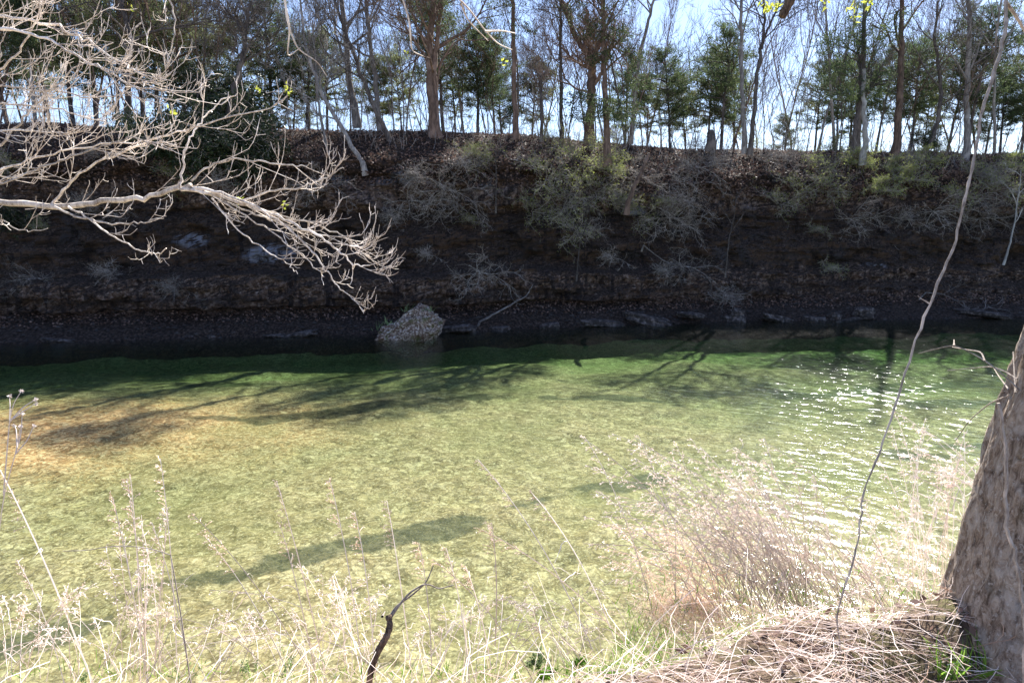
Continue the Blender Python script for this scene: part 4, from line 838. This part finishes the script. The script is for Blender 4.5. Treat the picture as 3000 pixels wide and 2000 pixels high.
# individual tall stalks (left and centre): (root px, tip px, depth)
tall = [(275, 2010, 0, 1375, 'thick pale arching stalk at the far left'), (430, 2010, 372, 1400, 'upright feathery straw stalk, leftmost of the tall left bunch'), (412, 2010, 382, 1395, 'upright feathery straw stalk in the middle of the tall left bunch'), (436, 2010, 330, 1455, 'straw stalk drooping left in the tall left bunch'), (520, 2010, 470, 1345, 'dark-based branching weed stalk right of the tall left bunch'),
        (560, 2010, 445, 1530, 'short straw stalk leaning left in the left bunch'), (960, 2010, 810, 1408, 'tall thin arching stalk with drooping plume left of centre'), (930, 2010, 560, 1502, 'long straw stalk bending far left over the water'), (860, 2010, 600, 1570, 'second long straw stalk bending left'), (930, 2010, 820, 1535, 'thin stalk with tiny seed sprays left of centre'),
        (1065, 2010, 965, 1400, 'arching stalk curving left with its tip over the middle water'), (1100, 2010, 1040, 1500, 'narrow stalk beside the charred stick'), (1210, 2010, 1133, 1465, 'straight stalk with a plume head in the centre'), (1265, 2010, 1228, 1590, 'short straight stalk right of the centre plume stalk'), (1375, 2000, 1307, 1605, 'short slim stalk at centre right'), (1440, 1960, 1365, 1660, 'low slim stalk leaning left at centre right'),
        (1735, 1900, 1400, 1345, 'long straight plume stalk slanting left over the middle water'), (1800, 1870, 1555, 1440, 'curving plume stalk right of the long slanting one'), (1850, 1900, 1410, 1550, 'low slanting stalk crossing the water left to right'), (1450, 1890, 1440, 1530, 'upright thin stalk crossing the slanting stalks'), (190, 2010, 50, 1640, 'short bent stalk at the lower left'), (60, 2010, 75, 1770, 'short upright stalk at the lower left corner'), (1560, 1990, 1270, 1640, 'long low stalk slanting left near the green leaves')]
for i, (ax, ay, bx_, by_, lab) in enumerate(tall):
    a = gpt(ax, min(ay, 1990)); Y = a[1]; a = P(ax, ay, Y); tip = P(bx_, by_, Y + .25 + .3 * rng.random()); arch = abs(ax - bx_) / 2000.
    root = empty('tall_grass_stalk', tuple(a), lab, 'grass stalk', 'tall dry stalks on the near bank'); st, hd = MB(), MB()
    stalk(st, hd, np.zeros(3), tip - a, np.array([.12 * np.sign(ax - bx_) * (1 if i % 3 else .4) * (.5 + arch * 2), 0, .10 + arch * .6]), (.0060 if i in (0,) else .0034), nh=16, hl=.12, leaves=2 + i % 2)
    st.build('stem', M['straw'], root); hd.build('seed_head', M['straw_pink'], root)
# big leaning plume clumps at the right: several clumps
clumps = [(2280, 1790, 150, 38, (1700, 2260), (1270, 1600), 'large tan grass clump whose plumes lean left over the water at the right'), (2400, 1800, 120, 28, (2000, 2430), (1380, 1680), 'pinkish dry grass clump in front of the glitter left of the vine'), (2560, 1800, 80, 9, (2450, 2700), (1450, 1650), 'sparse wispy grass clump right of the vine base'),
          (2120, 1840, 80, 12, (1760, 2050), (1520, 1700), 'low dry grass clump left of the large tan one'), (2740, 1790, 60, 9, (2560, 2860), (1220, 1500), 'thin pale plumes in front of the big trunk'), (700, 2010, 180, 20, (380, 900), (1720, 1900), 'loose dry grass clump at the bottom left of centre'), (150, 2010, 140, 16, (0, 300), (1700, 1900), 'straggly dry clump in the lower left corner'), (1330, 1985, 80, 12, (1200, 1480), (1740, 1880), 'small wispy clump left of the green leaves'),
          (420, 2010, 70, 16, (280, 520), (1480, 1800), 'upright dry grass clump around the tall left bunch'), (1010, 2010, 90, 14, (850, 1150), (1640, 1880), 'thin dry grass around the charred stick'), (1650, 1960, 120, 14, (1450, 1800), (1700, 1860), 'short dry grass behind the green leaves'), (2900, 1500, 40, 9, (2600, 2900), (1180, 1420), 'wispy pale sprays beside the big trunk at mid height')]
for ci, (cx, cy, sp_, n, tx, ty, lab) in enumerate(clumps):
    c0 = gpt(cx, cy); root = empty('grass_clump', tuple(c0), lab, 'dry grass'); st, hd = MB(), MB()
    for i in range(int(n * (2.3 if ci < 5 else 1.4))):
        a = gpt(cx + rng.normal() * sp_, min(cy + rng.normal() * 25, 1995)); tip = P(rng.uniform(*tx), rng.uniform(*ty), a[1] + .1 + .5 * rng.random()); d = (a[0] - tip[0])
        stalk(st, hd, a - c0, tip - c0, np.array([.12 * d + rng.normal() * .06, 0, .10 + .3 * abs(d) * rng.random()]), .0017 + .0012 * rng.random(), nh=8, hl=.11, leaves=(4 if ci < 5 else 1), droop=.7)
    st.build('stems', M['straw_pink' if ci == 3 else 'straw'], root); hd.build('seed_heads', M['straw'], root)
# tangle of fallen straw, fine brown mesh, litter leaves, green blades: uncountable
def scatter(n, xr=(-2.6, 3.4), band=.35):
    x = rng.uniform(*xr, n); y = edgeY(x) + rng.uniform(-1.1, band, n); return x, y, bankZ(x, y)
mb = MB(); x, y, z = scatter(9000, band=.5)
for i in range(9000):
    L = .12 + .4 * rng.random(); a = rng.normal() * .9 + (0 if rng.random() < .6 else 1.2); d = np.array([math.cos(a), math.sin(a) * .6, .08 + rng.normal() * .16]); b, _ = wander((x[i], y[i], z[i] + .01 + .05 * rng.random()), d, L, 4, rng, .35, 0, .5); mb.tube(b, .0011 * (.5 + rng.random()), 3, tint=rng.random())
tag(mb.build('fallen_straw', M['straw_old']), 'tangle of pale flattened straw on the near bank', 'dry grass', kind='stuff')
mb = MB(); c0 = gpt(2000, 1800)
for i in range(1500):
    p = c0 + rng.normal(size=3) * np.array([.24, .16, .07]) + np.array([.05, .05, .02]); b, _ = wander(p, rng.normal(size=3) * np.array([1, 1, .7]), .18, 5, rng, 1.3, 0); mb.tube(b, .0012, 3, tint=rng.random())
tag(mb.build('brown_brush', M['straw_pink']), 'dense reddish brown tangle of fine stems at the bank edge', 'brush', kind='stuff')
mb = MB(); n = 1100; x, y, z = scatter(n, (-1.5, 3.4)); mb.leaves(np.stack([x, y, z + .02 + .03 * rng.random(n)], -1), rng.normal(size=(n, 3)) * np.array([1, 1, .4]), .05 * (.5 + .8 * rng.random(n)), .028, rng)
tag(mb.build('fallen_leaves', M['litter']), 'brown fallen leaves among the straw on the near bank', 'leaf litter', kind='stuff')
mb = MB()
for i in range(3600):
    px = rng.choice([rng.normal(2400, 170), rng.normal(2700, 90), rng.normal(1950, 160), rng.normal(1100, 300), rng.normal(300, 250)], p=[.5, .2, .24, .04, .02]); p = gpt(px, min(1995, 1995 - abs(rng.normal()) * (105 if px > 1800 else 20)))
    b, _ = wander(p, (rng.normal() * .4, rng.normal() * .4, 1), .08 + .14 * rng.random(), 4, rng, .25, 0, .35); mb.ribbon(b, .008 * np.array([.8, 1, .8, .5, .1]), rng, tint=rng.random())
tag(mb.build('green_grass', M['green']), 'short fresh green grass blades poking through the straw', 'grass', kind='stuff')
# green leafy weeds
def weed(px, py, n, h, lab, mat='sage', lsz=.05, lobed=True, nl=26, spread=.5):
    c0 = gpt(px, py); root = empty('leafy_weed', tuple(c0), lab, 'plant'); st, lf = MB(), MB()
    for i in range(n):
        b, _ = wander((rng.normal() * .03, rng.normal() * .03, 0), (rng.normal() * spread, rng.normal() * spread, 1), h * (.6 + .6 * rng.random()), 6, rng, .3, .2); st.tube(b, np.linspace(.0025, .0012, 7), 4)
        for j in range(nl // 4):
            q, t_ = interp_path(b, .3 + .7 * rng.random()); base = unit(np.array([rng.normal(), rng.normal(), .3])); 
            m = 5 if lobed else 2
            dirs = base[None] + rng.normal(size=(m, 3)) * (.5 if lobed else .3); lf.leaves(np.repeat(q[None], m, 0), dirs, lsz * (.7 + .6 * rng.random(m)), lsz * .4, rng)
    st.build('stem', M['green'], root); lf.build('leaves', M[mat], root); return root
weed(1570, 1960, 8, .17, 'larger lobed green weed at the bottom centre right'); weed(1700, 1965, 5, .12, 'small bright green lobed plant right of the larger weed', 'green', .05)
weed(1600, 1995, 8, .12, 'low green leaves at the foot of the larger weed', 'green'); weed(1790, 1990, 4, .08, 'broad pale leaves in the straw at the bottom', 'sage', .06)
weed(840, 1995, 6, .38, 'tall seedling shoots with fresh green leaves left of the charred stick', 'sage', .03, False, 40, .35); weed(730, 1995, 5, .42, 'slender green leafy shoots beside the left straw', 'sage', .028, False, 44, .35); weed(250, 1995, 7, .10, 'low green sprouts in the lower left corner', 'sage', .03, False); weed(540, 1995, 6, .22, 'small green leaves among the left straw bunch', 'sage', .028, False)
weed(2000, 1800, 4, .25, 'sparse green shoots beside the reddish tangle', 'sage', .025, False, 40)
# weed with round seed heads at the left edge
root = empty('seedhead_weed', tuple(P(10, 1500, 2.7)), 'bare branching weed with knobbly seed heads at the left edge', 'plant'); O2 = P(10, 1500, 2.7); st, hd = MB(), MB()
for pts in ([(-40, 2100), (-20, 1700), (10, 1450), (45, 1330), (60, 1250)], [(45, 1330), (80, 1290), (98, 1248)], [(45, 1330), (62, 1270), (65, 1210)], [(50, 1310), (48, 1260), (42, 1245)], [(10, 1450), (20, 1330), (28, 1230), (40, 1180), (63, 1145)], [(28, 1230), (30, 1190), (28, 1160)], [(28, 1235), (70, 1190), (105, 1170)], [(40, 1225), (75, 1200), (105, 1182)]):
    q = pxpath(pts, 2.7, 2.75); st.tube(q - O2, np.linspace(.003, .0015, len(q)), 4); e = q[-1] - O2; hd.leaves(np.repeat(e[None], 14, 0), rng.normal(size=(14, 3)), .012, .008, rng)
st.build('stem', M['straw'], root); hd.build('seed_heads', M['straw'], root)
# dark twig crossing the left bunch
o_ = MB(); q = pxpath([(500, 1625), (450, 1608), (400, 1600), (340, 1598), (300, 1603), (250, 1612), (185, 1613)], 2.5, 2.7); O3 = q[0].copy(); o_.tube(q - O3, np.linspace(.0024, .0015, len(q)), 4)
q2 = pxpath([(560, 2010), (530, 1800), (510, 1680), (500, 1625)], 2.45, 2.5); o_.tube(q2 - O3, np.linspace(.003, .002, len(q2)), 5)
ob = o_.build('bare_twig', M['vine'], None, True); ob.location = tuple(O3); tag(ob, 'dark bare twig pointing left across the left straw bunch', 'twig')
# charred stick
c0 = P(1085, 1990, 2.55); root = empty('charred_stick', tuple(c0), 'charred curved stick with two thin forks standing at the bottom centre', 'dead branch')
q = pxpath([(1078, 2040), (1085, 1970), (1105, 1910), (1135, 1860), (1143, 1830), (1138, 1800)], 2.5, 2.6, 26); mb = MB(); mb.tube(q - c0, np.interp(np.linspace(0, 1, 26), [0, .5, .85, 1], [.013, .014, .016, .012]) * (1 + .1 * rng.normal(size=26)), 10, cap=True); mb.build('stick', M['burnt'], root)
mb = MB()
for pts in ([(1140, 1815), (1170, 1770), (1200, 1735), (1240, 1710), (1262, 1712), (1285, 1725), (1330, 1712)], [(1138, 1812), (1160, 1775), (1210, 1740), (1250, 1705), (1270, 1655)], [(1120, 1805), (1128, 1790)]):
    q = pxpath(pts, 2.6, 2.7); mb.tube(q - c0, np.linspace(.006, .002, len(q)), 5)
mb.build('forks', M['vine'], root, True)
# dark bands on the river bed are tree shade painted into its colour
# ------------------------------------------------------------------ labels that need neighbours
LM = [(-1e9, 'left of the black forked tree'), (680, 'right of the black forked tree'), (1130, 'right of the slanting dark tree'), (1270, 'right of the twin-trunked tree'), (1586, 'right of the Y-shaped snag'), (1775, 'right of the red-barked cedar'), (2180, 'right of the close grey pair'), (2530, 'right of the white trunk'), (2730, 'right of the S-bent tree')]
ORD = ['first', 'second', 'third', 'fourth', 'fifth', 'sixth', 'seventh', 'eighth', 'ninth', 'tenth', 'eleventh', 'twelfth', 'thirteenth', 'fourteenth', 'fifteenth', 'sixteenth', 'seventeenth', 'eighteenth', 'nineteenth', 'twentieth'] + ['twenty-%s' % s for s in ('first', 'second', 'third', 'fourth', 'fifth', 'sixth', 'seventh')]
seg = {}
for o, ph, px, tail in PEND:
    s = [nm for x0_, nm in LM if px >= x0_][-1]; seg.setdefault((ph + tail, s), []).append((px, o))
for (ph, s), lst in seg.items():
    lst.sort(key=lambda e: e[0], reverse=s.startswith('left'))
    for i, (px, o) in enumerate(lst):
        o['label'] = (ORD[i] + ' ' if len(lst) > 1 else '') + ph + ' ' + s
for o in list(bpy.data.objects):      # prototypes never placed
    if o.parent is None and o.get('category') and not o.get('label'):
        for c in list(o.children): bpy.data.objects.remove(c)
        bpy.data.objects.remove(o)
